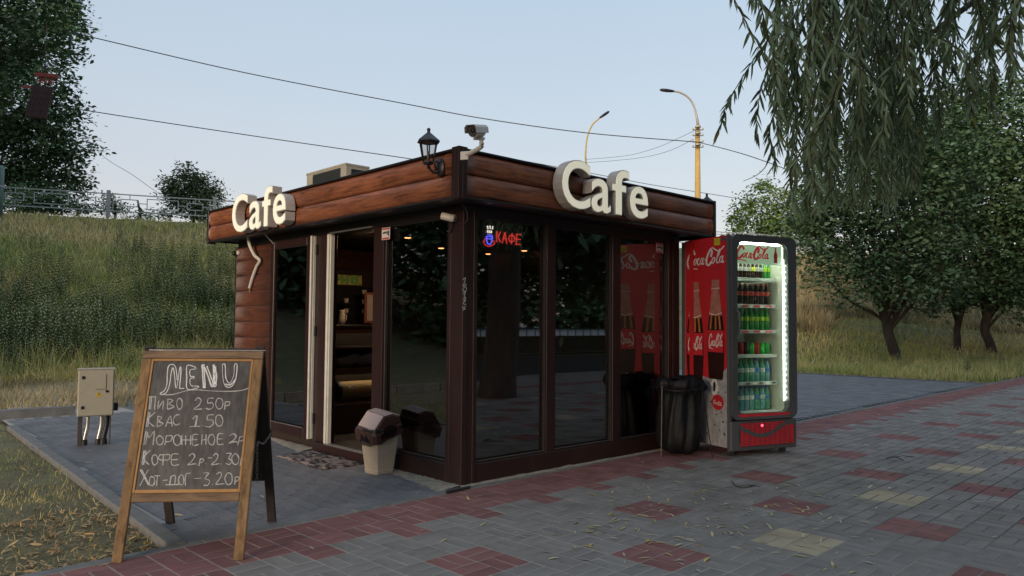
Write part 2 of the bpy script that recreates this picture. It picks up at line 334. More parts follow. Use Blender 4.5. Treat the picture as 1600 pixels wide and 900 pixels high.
def lay(parent, items, extra=0):
    """items: (x,y,yaw,material). The 300 that show largest become objects of their own, the rest one mesh"""
    def size(it):
        u, v, D = proj((it[0], it[1], 0)); inn = D > .5 and -5 < u < 1605 and v < 905
        return (0 if inn else -1e6)+1./(D*D)
    items.sort(key=size, reverse=True)
    cache = {}
    for it in items[:300]:
        if it[3] not in cache:
            me = bpy.data.meshes.new('paver'); me.from_pydata(PT, [], PF); me.materials.append(M[it[3]]); cache[it[3]] = me
        o = bpy.data.objects.new('paver', cache[it[3]]); COL.objects.link(o); o.parent = parent
        o.location = (it[0], it[1], random.uniform(-.0008, .0008)); o.rotation_euler = (random.gauss(0, .0035), random.gauss(0, .003), it[2]+random.gauss(0, .004))
    rest = items[300:]; n = len(rest)
    P = np.array([(a[0], a[1], random.uniform(-.0008, .0008)) for a in rest]); yw = np.array([a[2] for a in rest])+rng.normal(0, .004, n)
    v, f = scatter(PT, PF, P, np.ones((n, 3)), yw, rng.normal(0, .003, n), rng.uniform(0, pi, n))
    names = sorted({a[3] for a in rest}); mi = np.repeat([names.index(a[3]) for a in rest], len(PF))
    o = big_mesh('paver', v, f, names, parent, mi); o.data.polygons.foreach_set('use_smooth', np.zeros(len(f), bool)); o.data.update(); tag(o, kind='stuff')
items = []
def colour(i, j):
    # i: cell along the promenade (s = .08+.2 i), j: row in front of the kerb (t = -.18-.2 j); j=-1 is the half row
    if j < 2: return 'pav_red'
    if j == 2 and i % 3 == 0: return 'pav_red'
    k = i % 8
    for j0, i0, c in ((5, 1, 'pav_red'), (8, 5, 'pav_red'), (10, 1, 'pav_yellow'), (12, 5, 'pav_red'), (15, 1, 'pav_red'), (18, 5, 'pav_red'), (20, 1, 'pav_yellow'), (22, 5, 'pav_red')):
        if j in (j0, j0+1) and (k-i0) % 8 in (0, 1): return c
    if 28 < j < 31: return 'pav_red'
    return 'pav_grey'
for i in range(-60, 150):
    for j in range(-1, 42):
        s = .18+.2*i; t = -.28-.2*j
        if not visible(pw(s, t)): continue
        c = colour(i, j)
        if j < 0:
            p = pw(s, -.133); items.append((p[0], p[1], TH, c)); continue
        for q in (-.05, .05):
            if (i+j) % 2: p = pw(s, t+q); items.append((p[0], p[1], TH, c))
            else: p = pw(s+q, t); items.append((p[0], p[1], TH+pi/2, c))
lay(prom, items)
items = []
for i in range(-22, 155):
    for j in range(-1, 62):
        x = .05+.1*i; y = .1*(i % 2)+.2*j+.02
        if y-.1 < .03*x-.035+.005 or x < KX(y)+.055 or x > 15.12 or y > (6.55 if x < -.3 else 11.8): continue
        if -.02 < x < 3.0 and -.05 < y < 4.2: continue
        if not visible((x, y, 0)): continue
        if math.hypot(x+1.5, y-3.45) < .62 and -.62 < (x+1.5) < .62: continue
        items.append((x, y, pi/2, 'pav_court'))
lay(court, items)
edge = MB().add([(KX(0)+.06, -.085, -.0012), (2.9, .065, -.0012), (2.9, .20, -.0012), (KX(0)+.06, .10, -.0012)], [(0, 1, 2, 3)]).build('edge_strip', 'pav_court', court)
slab = MB().box(-2.0, -.86, 2.72, 4.2, -.03, -.001).build('concrete_patch', 'pav_court', court); 
# kerbs, stone by stone
def kerb(name, p, q, wd, z0, z1, ln, matn='kerb_concrete'):
    root = bpy.data.objects.new(name, None); COL.objects.link(root); tag(root, kind='structure')
    p = V(*p, 0); q = V(*q, 0); d = norm(q-p); n = V(-d[1], d[0], 0); T = np.linalg.norm(q-p); k = int(T/ln)
    me = None
    for i in range(k):
        if me is None:
            o = MB().obox((0, 0, 0), d, n, (0, 0, 1), (.004, ln-.004), (-wd/2, wd/2), (z0, z1)).build('kerb_stone', matn, root, bevel=.008, seg=2); me = o.data
        else:
            o = o.copy(); COL.objects.link(o)
        o.location = p+d*ln*i+V(0, 0, random.uniform(-.004, .004))
kerb('side_kerb', (KX(-.1)+.0, -.12), (KX(6.7), 6.75), .1, -.12, .018, 1.)
kerb('rear_kerb', (-14, 7.05), (-.6, 6.72), .12, -.12, .11, 1.)
kerb('front_kerb', tuple(pw(-12, -.04)[:2]), tuple(pw(30, -.04)[:2]), .075, -.12, .004, 1.)
kerb('right_kerb', (15.25, .48), (15.25, 12), .1, -.12, .012, 1.)
# ------------------------------------------------------------------ grass, weeds, litter
M['grass_dry'] = leafmat('grass_dry', (.22, .19, .09), (.40, .32, .16), (.60, .48, .26), .7)
M['grass_slope'] = leafmat('grass_slope', (.32, .36, .09), (.54, .49, .15), (.72, .57, .26), .3)
M['grass_green'] = leafmat('grass_green', (.22, .30, .075), (.38, .42, .12), (.60, .52, .20), .4)
M['weed'] = leafmat('weed', (.15, .20, .095), (.26, .30, .14), (.44, .42, .21), .9)
M['leaf_litter'] = leafmat('leaf_litter', (.22, .12, .045), (.42, .26, .11), (.54, .38, .18), 3)
M['leaf_fallen'] = leafmat('leaf_fallen', (.32, .22, .11), (.58, .51, .38), (.60, .47, .15), 3)
BV = [(-.5, 0, 0), (.5, 0, 0), (.4, .12, .5), (-.4, .12, .5), (0, .42, 1.)]; BF = [(0, 1, 2), (0, 2, 3), (3, 2, 4)]
def blades(name, P, hmin, hmax, w, m, bend=.35):
    n = len(P); h = rng.uniform(hmin, hmax, n); S = np.stack([np.full(n, w)*rng.uniform(.6, 1.3, n), h*bend*2, h], 1)
    v, f = scatter(BV, BF, P, S, rng.uniform(0, 2*pi, n), np.abs(rng.normal(0, .42, n)), rng.uniform(0, 2*pi, n))
    return tag(big_mesh(name, v, f, m), kind='stuff')
def polar(n, u0, u1, D0, D1, ok, pw_=1.):
    u = rng.uniform(u0, u1, n); D = D0*(D1/D0)**(rng.uniform(0, 1, n)**pw_)
    x = CAM[0]+D*(Fw[0]+Rt[0]*(u-800)/f_px); y = CAM[1]+D*(Fw[1]+Rt[1]*(u-800)/f_px)
    k = ok(x, y); x, y = x[k], y[k]; return np.stack([x, y, terr(x, y)-.01], 1)
dd = lambda x, y: (x-CA[0])*CN[0]+(y-CA[1])*CN[1]
clump = lambda x, y, s=1.: np.sin(x*2.1*s+np.sin(y*1.7*s)*1.5)+np.sin(y*2.7*s+x*.8*s)
left_bed = lambda x, y: (x < KX(y)-.07) & (y > -.06+.03*x) & (y < 6.9)
P = polar(90000, -350, 420, 2.6, 14, left_bed); k = (clump(P[:, 0], P[:, 1])+rng.normal(0, .9, len(P)) > -.3) & ~((P[:, 1] < 1.6) & (rng.uniform(0, 1, len(P)) < .72))
P = P[k]; kk = rng.uniform(0, 1, len(P)) < .62
M['verge_dry'] = leafmat('verge_dry', (.13, .115, .055), (.25, .20, .10), (.38, .30, .16), .9)
blades('dry_verge_grass', P[kk], .01, .045, .0045, 'verge_dry', 1.0)
blades('verge_grass', P[~kk], .015, .065, .0045, 'grass_green', .8)
back = lambda x, y: ((y > 7.15) | ((x > -.4) & (y > 12.1))) & (dd(x, y) > .15) & (x < 15.3)
P = polar(70000, -300, 560, 10.5, 24, lambda x, y: back(x, y) & (dd(x, y) > 19)); blades('dry_meadow_grass', P, .05, .24, .009, 'grass_dry', .7)
P = polar(170000, -300, 620, 14, 42, lambda x, y: back(x, y) & (dd(x, y) < 19.6)); D = dd(P[:, 0], P[:, 1])
kk = (clump(P[:, 0], P[:, 1], .28)+rng.normal(0, .8, len(P)) > .3) & (D < 19)
blades('slope_grass', P[~kk], .08, .30, .022, 'grass_slope', .5)
blades('green_slope_grass', P[kk], .08, .34, .02, 'grass_green', .8)
right = lambda x, y: (x > 15.34) & (y > .03*x-.0+.02) & (dd(x, y) > .15)
P = polar(15000, -300, 600, 13, 30, lambda x, y: back(x, y) & (dd(x, y) > 3) & (dd(x, y) < 19.3) & (clump(x, y, .9)+rng.normal(0, .7, len(x)) > .1)); blades('straw_stalks', P, .3, .95, .013, 'grass_slope', .3)
P = polar(120000, 1100, 1800, 17.5, 70, right); D = dd(P[:, 0], P[:, 1]); hi = D < 13.3+1.2*np.sin(P[:, 0]*.6)
blades('tall_dry_grass', P[hi], .3, .75, .03, 'grass_dry', .35)
lo = ~hi; kk = rng.uniform(0, 1, len(P)) < .62
blades('right_meadow_grass', P[lo & kk], .06, .26, .016, 'grass_green', .5)
blades('right_slope_grass', P[lo & ~kk], .08, .34, .016, 'grass_slope', .5)
# tall weeds at the foot of the bank
def weed_tmpl():
    v = []; f = []
    for i in range(26):
        z = .12+.86*i/26; a = i*2.4; L = .17*(1.15-z)+.03; c, s = math.cos(a), math.sin(a); wv = .028
        b = len(v); v += [(0, 0, z-.02), (c*L*.5-s*wv, s*L*.5+c*wv, z+.03), (c*L, s*L, z+.02), (c*L*.5+s*wv, s*L*.5-c*wv, z+.03)]; f += [(b, b+1, b+2), (b, b+2, b+3)]
    b = len(v); v += [(-.006, 0, 0), (.006, 0, 0), (0, 0, 1)]; f.append((b, b+1, b+2)); return v, f
WV, WF = weed_tmpl()
P = polar(11000, -300, 600, 12.5, 30, lambda x, y: back(x, y) & (dd(x, y)+rng.normal(0, 2.6, len(x)) > 9+2.2*np.sin(x*.7)+1.5*np.sin(x*1.9+1)) & (dd(x, y)+.8*np.sin(x*1.7) < 18.6) & (clump(x, y, .6)+rng.normal(0, .5, len(x)) > -.75) & (dd(x, y) > 2))
n = len(P); h = rng.uniform(.3, 1.05, n)*np.clip((19.6-dd(P[:, 0], P[:, 1]))/2.5, .35, 1)
v, f = scatter(WV, WF, P, np.stack([h*.9, h*.9, h], 1), rng.uniform(0, 6, n), np.abs(rng.normal(0, .12, n)), rng.uniform(0, 6, n)); tag(big_mesh('tall_weeds', v, f, 'weed'), kind='stuff')
P = polar(900, 1180, 1700, 19, 34, lambda x, y: right(x, y) & (dd(x, y) > 12) & (clump(x, y, .5) > .9)); n = len(P); h = rng.uniform(.3, .7, n)
v, f = scatter(WV, WF, P, np.stack([h*.8, h*.8, h], 1), rng.uniform(0, 6, n), np.abs(rng.normal(0, .12, n)), rng.uniform(0, 6, n)); tag(big_mesh('meadow_weeds', v, f, 'weed'), kind='stuff')
# leaf litter on the verge and fallen willow leaves on the paving
LV = [(-1, 0, 0), (-.5, .16, .05), (0, .2, .09), (.5, .15, .06), (1, 0, 0), (.5, -.15, .06), (0, -.2, .09), (-.5, -.16, .05)]; LF = [(0, 1, 7), (1, 2, 7), (2, 6, 7), (2, 3, 6), (3, 5, 6), (3, 4, 5)]
def leaves(name, P, L0, L1, m, tilt=.15):
    n = len(P); l = rng.uniform(L0, L1, n)/2; v, f = scatter(LV, LF, P, np.stack([l, l*rng.uniform(.7, 1.2, n), l*rng.uniform(-.3, 1.6, n)], 1), rng.uniform(0, 6.3, n), np.abs(rng.normal(0, tilt, n)), rng.uniform(0, 6, n))
    return tag(big_mesh(name, v, f, m), kind='stuff')
P = polar(16000, -300, 420, 2.6, 9, lambda x, y: (x < KX(y)-.05) & (y > -.09+.03*x) & (y < 3.2)); P[:, 2] += rng.uniform(.012, .035, len(P))
kk = (clump(P[:, 0], P[:, 1], 1.4)+rng.normal(0, .7, len(P))-1.25*P[:, 1]) > -1.6
leaves('leaf_litter', P[kk], .02, .075, 'leaf_litter', .4)
P = polar(9000, 1180, 1560, 17, 22, lambda x, y: (np.abs(x-15.35) < .22) & (y > .5)); P[:, 2] = .01+rng.uniform(0, .03, len(P)); leaves('edge_leaf_litter', P, .05, .1, 'leaf_litter', .4)
pts = []
for k in range(400):
    if k < 250: x, y = random.gauss(.7, .75), random.gauss(-1.75, .45)
    else: x, y = random.uniform(-3, 8), random.uniform(-3.6, .3)
    if y > -.12+.03*x and x > -.1: continue
    pts.append((x, y, .004))
for k in range(26): pts.append((random.uniform(-1.9, -.4), random.uniform(.1, 4), .004))
leaves('fallen_leaves', np.array(pts), .035, .092, 'leaf_fallen', .12)
# ================================================================== THE CAFE KIOSK
M['log_y'] = wood('log_y', (.34, .118, .052), (.10, .034, .018), 1, rough=.40, scale=3.4, grain=46)
M['log_x'] = wood('log_x', (.32, .112, .052), (.09, .032, .018), 0, rough=.40, scale=3.4, grain=46)
M['plank'] = wood('plank', (.14, .045, .022), (.055, .019, .011), 1, rough=.5, scale=3.4, grain=44)
simple('brown_frame', (.029, .0115, .0105), rough=.42, var=.18, scale=20, bump=.0004, bscale=300, dirt=.12)
simple('dark_trim', (.022, .016, .016), rough=.45, var=.2, scale=8)
simple('dark_metal', (.035, .035, .04), rough=.4, metal=.5, var=.2, scale=8)
simple('soffit', (.02, .015, .013), rough=.7, var=.2)
simple('white_pvc', (.70, .68, .60), rough=.4, var=.08, scale=12, dirt=.25)
simple('grey_alu', (.30, .29, .28), rough=.45, metal=.6, var=.15)
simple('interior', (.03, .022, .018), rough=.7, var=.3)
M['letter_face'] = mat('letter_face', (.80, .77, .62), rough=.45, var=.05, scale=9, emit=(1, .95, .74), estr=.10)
simple('letter_side', (.46, .42, .37), rough=.5, var=.12, scale=9)
M['glass'] = glass('glass', .36, .015, 1.5, film=.17)
kio = thing('cafe_kiosk', 'dark brown glazed cafe kiosk clad with half-round log boards under the roof edge', 'kiosk', (1.45, 2.0, 0))
H1, H2 = 2.148, 2.502; OF = -.279; XR, YL = 3.10, 4.265
# logs of the fascia
def log_prof(z0, z1, bulge, n=9):
    zc, hz = (z0+z1)/2, (z1-z0)/2
    return [(bulge*math.cos(a)**.8, zc+hz*math.sin(a)) for a in np.linspace(-pi/2, pi/2, n)]
for k, (z0, z1) in enumerate(((H1+.014, 2.327), (2.331, H2-.012))):
    for side in 'LR':
        mb = MB(); mb.smooth = True; pr = log_prof(z0, z1, .036); n = len(pr)
        ends = (-.235, YL-.035) if side == 'L' else (-.235, XR-.03); st = np.linspace(ends[0], ends[1], 28)
        vs = []
        for s_ in st:
            wob = .0015*math.sin(s_*3+k*2)
            for b_, z in pr: vs.append((OF+.02-b_-wob, s_, z) if side == 'L' else (s_, OF+.02-b_-wob, z))
        fs = [(i*n+j, i*n+j+1, (i+1)*n+j+1, (i+1)*n+j) for i in range(len(st)-1) for j in range(n-1)]+[tuple(range(n)), tuple(range((len(st)-1)*n, len(st)*n))[::-1]]
        mb.add(vs, fs).build('log_board', 'log_y' if side == 'L' else 'log_x', kio)
mb = MB(); mb.box(OF+.02, OF+.045, -.235, YL, H1+.002, H2-.004); mb.box(-.235, XR, OF+.02, OF+.045, H1+.002, H2-.004)
mb.box(OF+.05, XR, YL-.02, YL, H1+.002, H2-.004); mb.box(XR-.02, XR-.001, OF+.05, YL-.022, H1+.002, H2-.004); mb.build('fascia_backing', 'dark_trim', kio)
mb = MB(); mb.box(OF-.022, OF+.06, -.215, YL, H2-.010, H2+.006); mb.box(-.215, XR, OF-.022, OF+.06, H2-.010, H2+.006); mb.build('fascia_cap', 'dark_metal', kio, bevel=.002)
mb = MB(); mb.box(OF-.018, OF+.06, -.215, YL, H1-.004, H1+.012); mb.box(-.215, XR, OF-.018, OF+.06, H1-.004, H1+.012); mb.build('fascia_lip', 'dark_trim', kio, bevel=.002)
mb = MB(); mb.box(OF-.026, -.222, OF-.026, -.222, H1-.012, H2+.014); mb.box(OF-.030, OF-.0262, -.27, -.262, H1-.01, H2+.012); mb.box(-.27, -.262, OF-.030, OF-.0262, H1-.01, H2+.012); mb.build('corner_trim', 'brown_frame', kio, bevel=.004, seg=2)
mb = MB(); mb.box(XR-.03, XR+.012, OF-.024, OF+.07, H1-.02, H2+.012); mb.box(XR+.001, XR+.012, OF+.07, 3.9, H1-.02, H2+.012); mb.build('end_trim', 'dark_metal', kio, bevel=.003)
MB().box(OF-.024, OF+.07, YL-.035, YL+.01, H1-.02, H2+.012).build('end_trim', 'dark_trim', kio, bevel=.003)
MB().box(OF+.05, XR-.025, OF+.05, YL-.025, H1+.02, H1+.05).build('soffit', 'soffit', kio)
mb = MB(); mb.box(OF+.05, XR-.025, OF+.05, YL-.025, 2.40, 2.43); mb.build('roof', 'dark_metal', kio)
# frame
mb = MB(); mb.box(0, .143, 0, .195, 0, H1+.015); mb.build('corner_post', 'brown_frame', kio, bevel=.006, seg=2)
mb = MB(); mb.box(-.006, .045, -.006, .05, 0, H1+.012); mb.box(.105, .1425, -.004, .01, .0, H1+.012); mb.box(-.004, .01, .15, .19, 0, H1+.012); mb.build('corner_trim', 'brown_frame', kio, bevel=.003)
mulls = [(.934, 1.038), (1.82, 1.934), (2.709, 2.905)]
for a, b in mulls: MB().box(a, b, .004, .09, .155, 2.09).build('mullion', 'brown_frame', kio, bevel=.005, seg=2)
MB().box(2.77, 2.80, -.012, .004, 0, H1+.01).build('cover_strip', 'brown_frame', kio, bevel=.003)
MB().box(.1435, 2.905, .002, .10, .0, .155).build('base_rail', 'brown_frame', kio, bevel=.005)
MB().box(.1435, 2.905, .002, .10, 2.09, H1+.018).build('top_rail', 'dark_trim', kio, bevel=.005)  # near-black instead of frame brown, standing for shade under the fascia
for a, b in ((.1435, .934), (1.038, 1.82), (1.934, 2.709)):
    g = MB().box(a+.004, b-.004, .045, .055, .159, 2.086).build('glass_pane', 'glass', kio)
    mb = MB()
    mb.box(a+.001, b-.001, .012, .044, .156, .172); mb.box(a+.001, b-.001, .012, .044, 2.072, 2.089); mb.box(a+.001, a+.016, .012, .044, .1725, 2.0715); mb.box(b-.016, b-.001, .012, .044, .1725, 2.0715)
    mb.build('glazing_bead', 'dark_trim', kio, bevel=.003)
    MB().box(a+.018, b-.018, .010, .0118, .1722, .1755).build('bead_edge', 'grey_alu', kio)
# left face
MB().box(.002, .10, .196, 1.24, 0, .152).build('base_rail', 'brown_frame', kio, bevel=.005)
MB().box(.002, .10, .196, 4.1, 2.09, H1+.018).build('top_rail', 'dark_trim', kio, bevel=.005)  # same near-black tone, painting in the shade of the overhang
MB().box(-.004, .09, 1.087, 1.245, .153, 2.089).build('door_post', 'brown_frame', kio, bevel=.006, seg=2)
MB().box(.045, .055, .20, 1.083, .156, 2.086).build('glass_pane', 'glass', kio)
mb = MB(); mb.box(.012, .044, .197, 1.086, .153, .17); mb.box(.012, .044, .197, 1.086, 2.072, 2.089); mb.box(.012, .044, .197, .212, .1705, 2.0715); mb.box(.012, .044, 1.07, 1.086, .1705, 2.0715); mb.build('glazing_bead', 'dark_trim', kio, bevel=.003)
MB().box(.010, .0118, .214, 1.068, .1705, .1735).build('bead_edge', 'grey_alu', kio)
MB().box(-.045, .14, 1.2455, 2.20, 0, .082).build('threshold', 'brown_frame', kio, bevel=.005)
MB().box(-.046, .02, 1.26, 1.97, .083, .088).build('threshold_strip', 'grey_alu', kio)
mb = MB(); mb.box(-.004, .09, 2.0185, 2.20, .0825, 2.089); mb.build('door_jamb', 'brown_frame', kio, bevel=.004)
mb = MB(); mb.box(-.028, -.004, 1.985, 2.018, .086, 2.085); mb.box(-.012, .03, 1.972, 1.984, .086, 2.085); mb.build('white_profile', 'white_pvc', kio, bevel=.003)
mb = MB(); mb.box(-.03, -.006, 1.245, 1.97, 2.083, 2.097); mb.build('head_profile', 'grey_alu', kio)
dl = MB().box(.0, .055, 2.2005, 3.139, 0, .03).build('plinth', 'brown_frame', kio)
# the door leaf folded back against the wall
x0, x1 = -.058, -.006
mb = MB(); mb.box(x0, x1, 2.285, 2.36, .10, 2.085); mb.box(x0, x1, 3.06, 3.136, .10, 2.085); mb.box(x0+.001, x1-.001, 2.36, 3.06, .10, .20); mb.box(x0+.001, x1-.001, 2.36, 3.06, 2.0, 2.084)
leaf = mb.build('door_leaf', 'brown_frame', kio, bevel=.004)
MB().box(x0+.022, x0+.03, 2.36, 3.06, .20, 2.0).build('door_glass', 'glass', leaf)
mb = MB(); mb.box(x0-.002, x0+.018, 2.262, 2.2848, .10, 2.088); mb.box(x0+.024, x1+.002, 2.262, 2.2848, .10, 2.088); mb.build('white_edge', 'white_pvc', leaf, bevel=.003)
MB().box(x0-.004, x0-.0005, 2.37, 3.05, .196, .204).build('bead_edge', 'grey_alu', leaf)
for z in (.25, 1.1, 1.9): MB().tube([(-.014, 2.235, z), (-.014, 2.235, z+.1)], .012, 8).build('hinge', 'dark_metal', leaf)
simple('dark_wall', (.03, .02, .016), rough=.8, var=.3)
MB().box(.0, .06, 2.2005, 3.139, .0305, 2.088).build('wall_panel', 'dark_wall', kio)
simple('curtain', (.20, .2, .22), rough=.9, var=.2)
# timber planks of the side wall
z = .02
for k in range(12):
    h = .174 if k < 11 else .15; mb = MB(); n = 5
    pr = [(-.006-.012*math.sin(a), z+.003+(h-.006)*(1-math.cos(a))/2) for a in np.linspace(0, pi, 7)]
    vs = [(p[0], y, p[1]) for y in (3.142, 4.09) for p in pr]; m_ = len(pr)
    mb.smooth = True; mb.add(vs, [(j, j+1, m_+j+1, m_+j) for j in range(m_-1)]+[tuple(range(m_)), tuple(range(m_, 2*m_))[::-1]])
    mb.build('plank', 'plank', kio); z += h
MB().box(-.005, .08, 3.1405, 4.10, 0, 2.088).build('side_wall', 'dark_trim', kio)
MB().box(-.02, .03, 4.085, 4.125, 0, 2.10).build('corner_strip', 'dark_trim', kio, bevel=.003)
MB().box(.081, 2.905, 4.0, 4.10, 0, 2.16).build('rear_wall', 'plank', kio)
MB().box(2.83, 2.905, .101, 3.999, 0, 2.16).build('end_wall', 'brown_frame', kio)
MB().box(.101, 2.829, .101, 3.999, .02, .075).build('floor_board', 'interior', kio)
# mortar skirts on the paving
def rough_strip(name, pts_in, pts_out, m, parent=None, z=.012):
    mb = MB(); a = np.array(pts_in); b = np.array(pts_out); n = 46; vs = []
    for i in range(n+1):
        t = i/n*(len(a)-1); k = min(int(t), len(a)-2); q = t-k; p = a[k]*(1-q)+a[k+1]*q; r = b[k]*(1-q)+b[k+1]*q; d = (r-p); L = np.linalg.norm(d)+1e-9; r = r+d/L*random.gauss(0, .008)
        vs += [(p[0], p[1], z+random.gauss(0, .002)), ((p[0]+r[0])/2, (p[1]+r[1])/2, z*.8+random.gauss(0, .002)), (r[0], r[1], -.004)]
    mb.smooth = True; mb.add(vs, [(3*i+j, 3*i+3+j, 3*i+4+j, 3*i+1+j) for i in range(n) for j in (0, 1)])
    return mb.build(name, m, parent)
o = rough_strip('mortar_skirt', [(-.02, .001), (1.4, .001), (2.72, .001)], [(-.02, -.045), (1.4, -.035), (2.72, -.02)], 'mortar'); tag(o, kind='structure')
o = rough_strip('concrete_skirt', [(.001, -.0), (.001, 1.24)], [(-.25, -.02), (-.05, 1.24)], 'mortar', z=.010); tag(o, kind='structure')
o = rough_strip('concrete_skirt', [(.0, 2.2), (.0, 3.4)], [(-.2, 2.2), (-.02, 3.3)], 'mortar', z=.016); tag(o, kind='structure')
MB().tube([onz(698, 768.5, .015), onz(716, 763, .016), onz(733, 760, .015)], .012, 6)
o = MB().tube([onz(698, 769, .014), onz(716, 765, .016), onz(734, 761, .014)], .011, 6).build('timber_offcut', 'dark_trim'); tag(o, 'short dark timber batten lying at the foot of the kiosk corner', 'batten')
# scribble on the corner post
mb = MB(); q = [[(723, 437), (727, 434), (726, 441), (723, 447), (729, 444)], [(724, 450), (728, 448), (728, 455), (723, 454), (724, 450)], [(723, 459), (727, 457), (725, 463), (728, 466), (723, 467)], [(724, 470), (728, 469), (723, 474), (728, 476)], [(722, 479), (727, 484)], [(727, 478), (723, 485)]]
for j, s_ in enumerate(q): mb.ribbon([(ony(a, b, -.007)[0], ony(a, b, -.007)[2]) for a, b in s_], .005, (0, -.0075-.0003*j, 0), (1, 0, 0), (0, 0, 1), 0)
simple('chalk_white', (.75, .74, .7), rough=.9, var=.2, scale=60); mb.build('scribble', 'chalk_white', kio)
# stickers
def sticker(plane, c, w, h, name):
    o0, ax, ay = plane; mb = MB(); simple('sticker_white', (.72, .66, .64), var=.05); simple('sticker_red', (.5, .03, .03), var=.1); simple('sticker_black', (.02, .02, .02))
    nn = norm(np.cross(ax, ay)); mb.obox(o0, ax, ay, nn, (0, w), (0, h), (0, .0006)); b = mb.build(name, 'sticker_white', kio)
    mb = MB(); mb.obox(o0, ax, ay, nn, (.06*w, .94*w), (.83*h, .96*h), (.0006, .0012)); mb.obox(o0, ax, ay, nn, (.06*w, .94*w), (.04*h, .17*h), (.0006, .0012)); mb.build('sticker_band', 'sticker_red', b)
    mb = MB(); mb.prism([(.12*w, .62*h), (.5*w, .7*h), (.55*w, .55*h), (.18*w, .47*h)], o0, ax, ay, nn, .0006, .0012); mb.prism([(.55*w, .5*h), (.72*w, .4*h), (.72*w, .74*h), (.6*w, .68*h)], o0, ax, ay, nn, .0006, .0013); mb.prism([(.76*w, .3*h), (.9*w, .25*h), (.9*w, .75*h), (.76*w, .7*h)], o0, ax, ay, nn, .0006, .0012)
    mb.build('camera_symbol', 'sticker_black', b)
sticker((V(-.0042, 1.115, 1.962), V(0, -1, 0), V(0, 0, 1)), 0, .125, .105, 'camera_sticker')
sticker((V(2.555, .0448, 1.965), V(1, 0, 0), V(0, 0, 1)), 0, .12, .10, 'camera_sticker')
# ------------------------------------------------------------------ Cafe letters
def glyph(ch, size_off, ext):
    cu = bpy.data.curves.new('t', 'FONT'); cu.body = ch; cu.offset = size_off; cu.extrude = ext; cu.resolution_u = 5
    o = bpy.data.objects.new('t', cu); COL.objects.link(o); bpy.context.view_layer.update()
    me = bpy.data.meshes.new_from_object(o.evaluated_get(bpy.context.evaluated_depsgraph_get()))
    v = np.array([x.co[:] for x in me.vertices]); f = [tuple(p.vertices) for p in me.polygons]
    bpy.data.objects.remove(o); bpy.data.curves.remove(cu); bpy.data.meshes.remove(me); return v, f
def cafe(name, label, o0, ax, nn, spans, loc, rz):
    t = thing(name, label, 'letter sign', loc, rz, 'cafe letter signs on the fascia')
    for ch, a, b, z0, z1 in spans:
        parts = []
        v, f = glyph(ch, .022, .5); lo, hi = v.min(0), v.max(0); sc = np.array([(b-a)/(hi[0]-lo[0]), (z1-z0)/(hi[1]-lo[1])])
        def mp(vv, d0, d1):
            q = (vv[:, :2]-lo[:2])*sc; dz = np.where(vv[:, 2] > 0, d1, d0)
            return [o0+ax*(a+q[i][0])+V(0, 0, z0+q[i][1])+nn*dz[i] for i in range(len(vv))]
        body = MB().add(mp(v, .012, .108), f).build('letter', 'letter_side', t)
        v2, f2 = glyph(ch, .008, .5); MB().add(mp(v2, .1082, .114), f2).build('letter_face', 'letter_face', body)
        e = MB()
        for zz in (z0+.12, z1-.14 if z1 < 2.5 else 2.40): 
            e.bar(o0+ax*(a+(b-a)*.22)+V(0, 0, zz), o0+ax*(a+(b-a)*.22)+V(0, 0, zz)+nn*.012, .02)
        e.build('bracket', 'dark_metal', body)
    return t
cafe('cafe_sign', 'cream 3D letters reading Cafe on the left log fascia above the door side', V(OF-.018, 0, 0), V(0, -1, 0), V(-1, 0, 0),
     [('C', -3.33, -2.955, 2.157, 2.56), ('a', -2.915, -2.645, 2.157, 2.452), ('f', -2.625, -2.405, 2.166, 2.56), ('e', -2.39, -2.125, 2.16, 2.462)], (OF-.1, 2.7, 2.157), pi/2)
cafe('cafe_sign', 'cream 3D letters reading Cafe on the right log fascia above the dark windows', V(0, OF-.018, 0), V(1, 0, 0), V(0, -1, 0),
     [('C', .668, 1.02, 2.172, 2.577), ('a', 1.025, 1.285, 2.17, 2.463), ('f', 1.295, 1.535, 2.178, 2.58), ('e', 1.54, 1.812, 2.175, 2.468)], (1.24, OF-.1, 2.17), 0)
# ------------------------------------------------------------------ LED sign behind the first window
M['led_red'] = mat('led_red', (.3, .02, .02), emit=(1, .06, .05), estr=1.6); M['led_blue'] = mat('led_blue', (.05, .05, .3), emit=(.12, .12, 1), estr=3.2); M['led_white'] = mat('led_white', (.3, .3, .3), emit=(.9, .85, .7), estr=3)
simple('black_plastic', (.012, .012, .013), rough=.35, var=.1)
led = thing('led_sign', 'red and blue LED sign of a steaming cup and the word КАФЕ inside the first window', 'LED sign', (.42, .075, 1.93))
def L8(X, Y): return ony(740+X/13.333, 340+Y/13.333, .07)
ps = [L8(170, 140), L8(1030, 140), L8(1030, 620), L8(170, 620)]
MB().box(ps[0][0], ps[1][0], .075, .09, L8(600, 625)[2], L8(600, 150)[2]).build('backing_board', 'black_plastic', led)
def dots(name, lines, m, n_px=26, r=.0036):
    mb = MB()
    for ln in lines:
        ln = [V(*p) for p in ln]; seg = [np.linalg.norm(ln[i+1]-ln[i]) for i in range(len(ln)-1)]; T = sum(seg); k = max(1, round(T/n_px))
        for i in range(k+1):
            t = T*i/k; j = 0
            while j < len(seg)-1 and t > seg[j]: t -= seg[j]; j += 1
            p = ln[j]+(ln[j+1]-ln[j])*(t/max(seg[j], 1e-6)); c = L8(*p); mb.box(c[0]-r, c[0]+r, .066, .0752, c[2]-r, c[2]+r)
    mb.build(name, m, led)
dots('letter', [[(488, 290), (478, 500)], [(560, 298), (510, 400), (555, 500)]], 'led_red'); dots('letter', [[(600, 520), (653, 305), (690, 530)], [(625, 440), (675, 445)], [(635, 395), (668, 397)]], 'led_red')
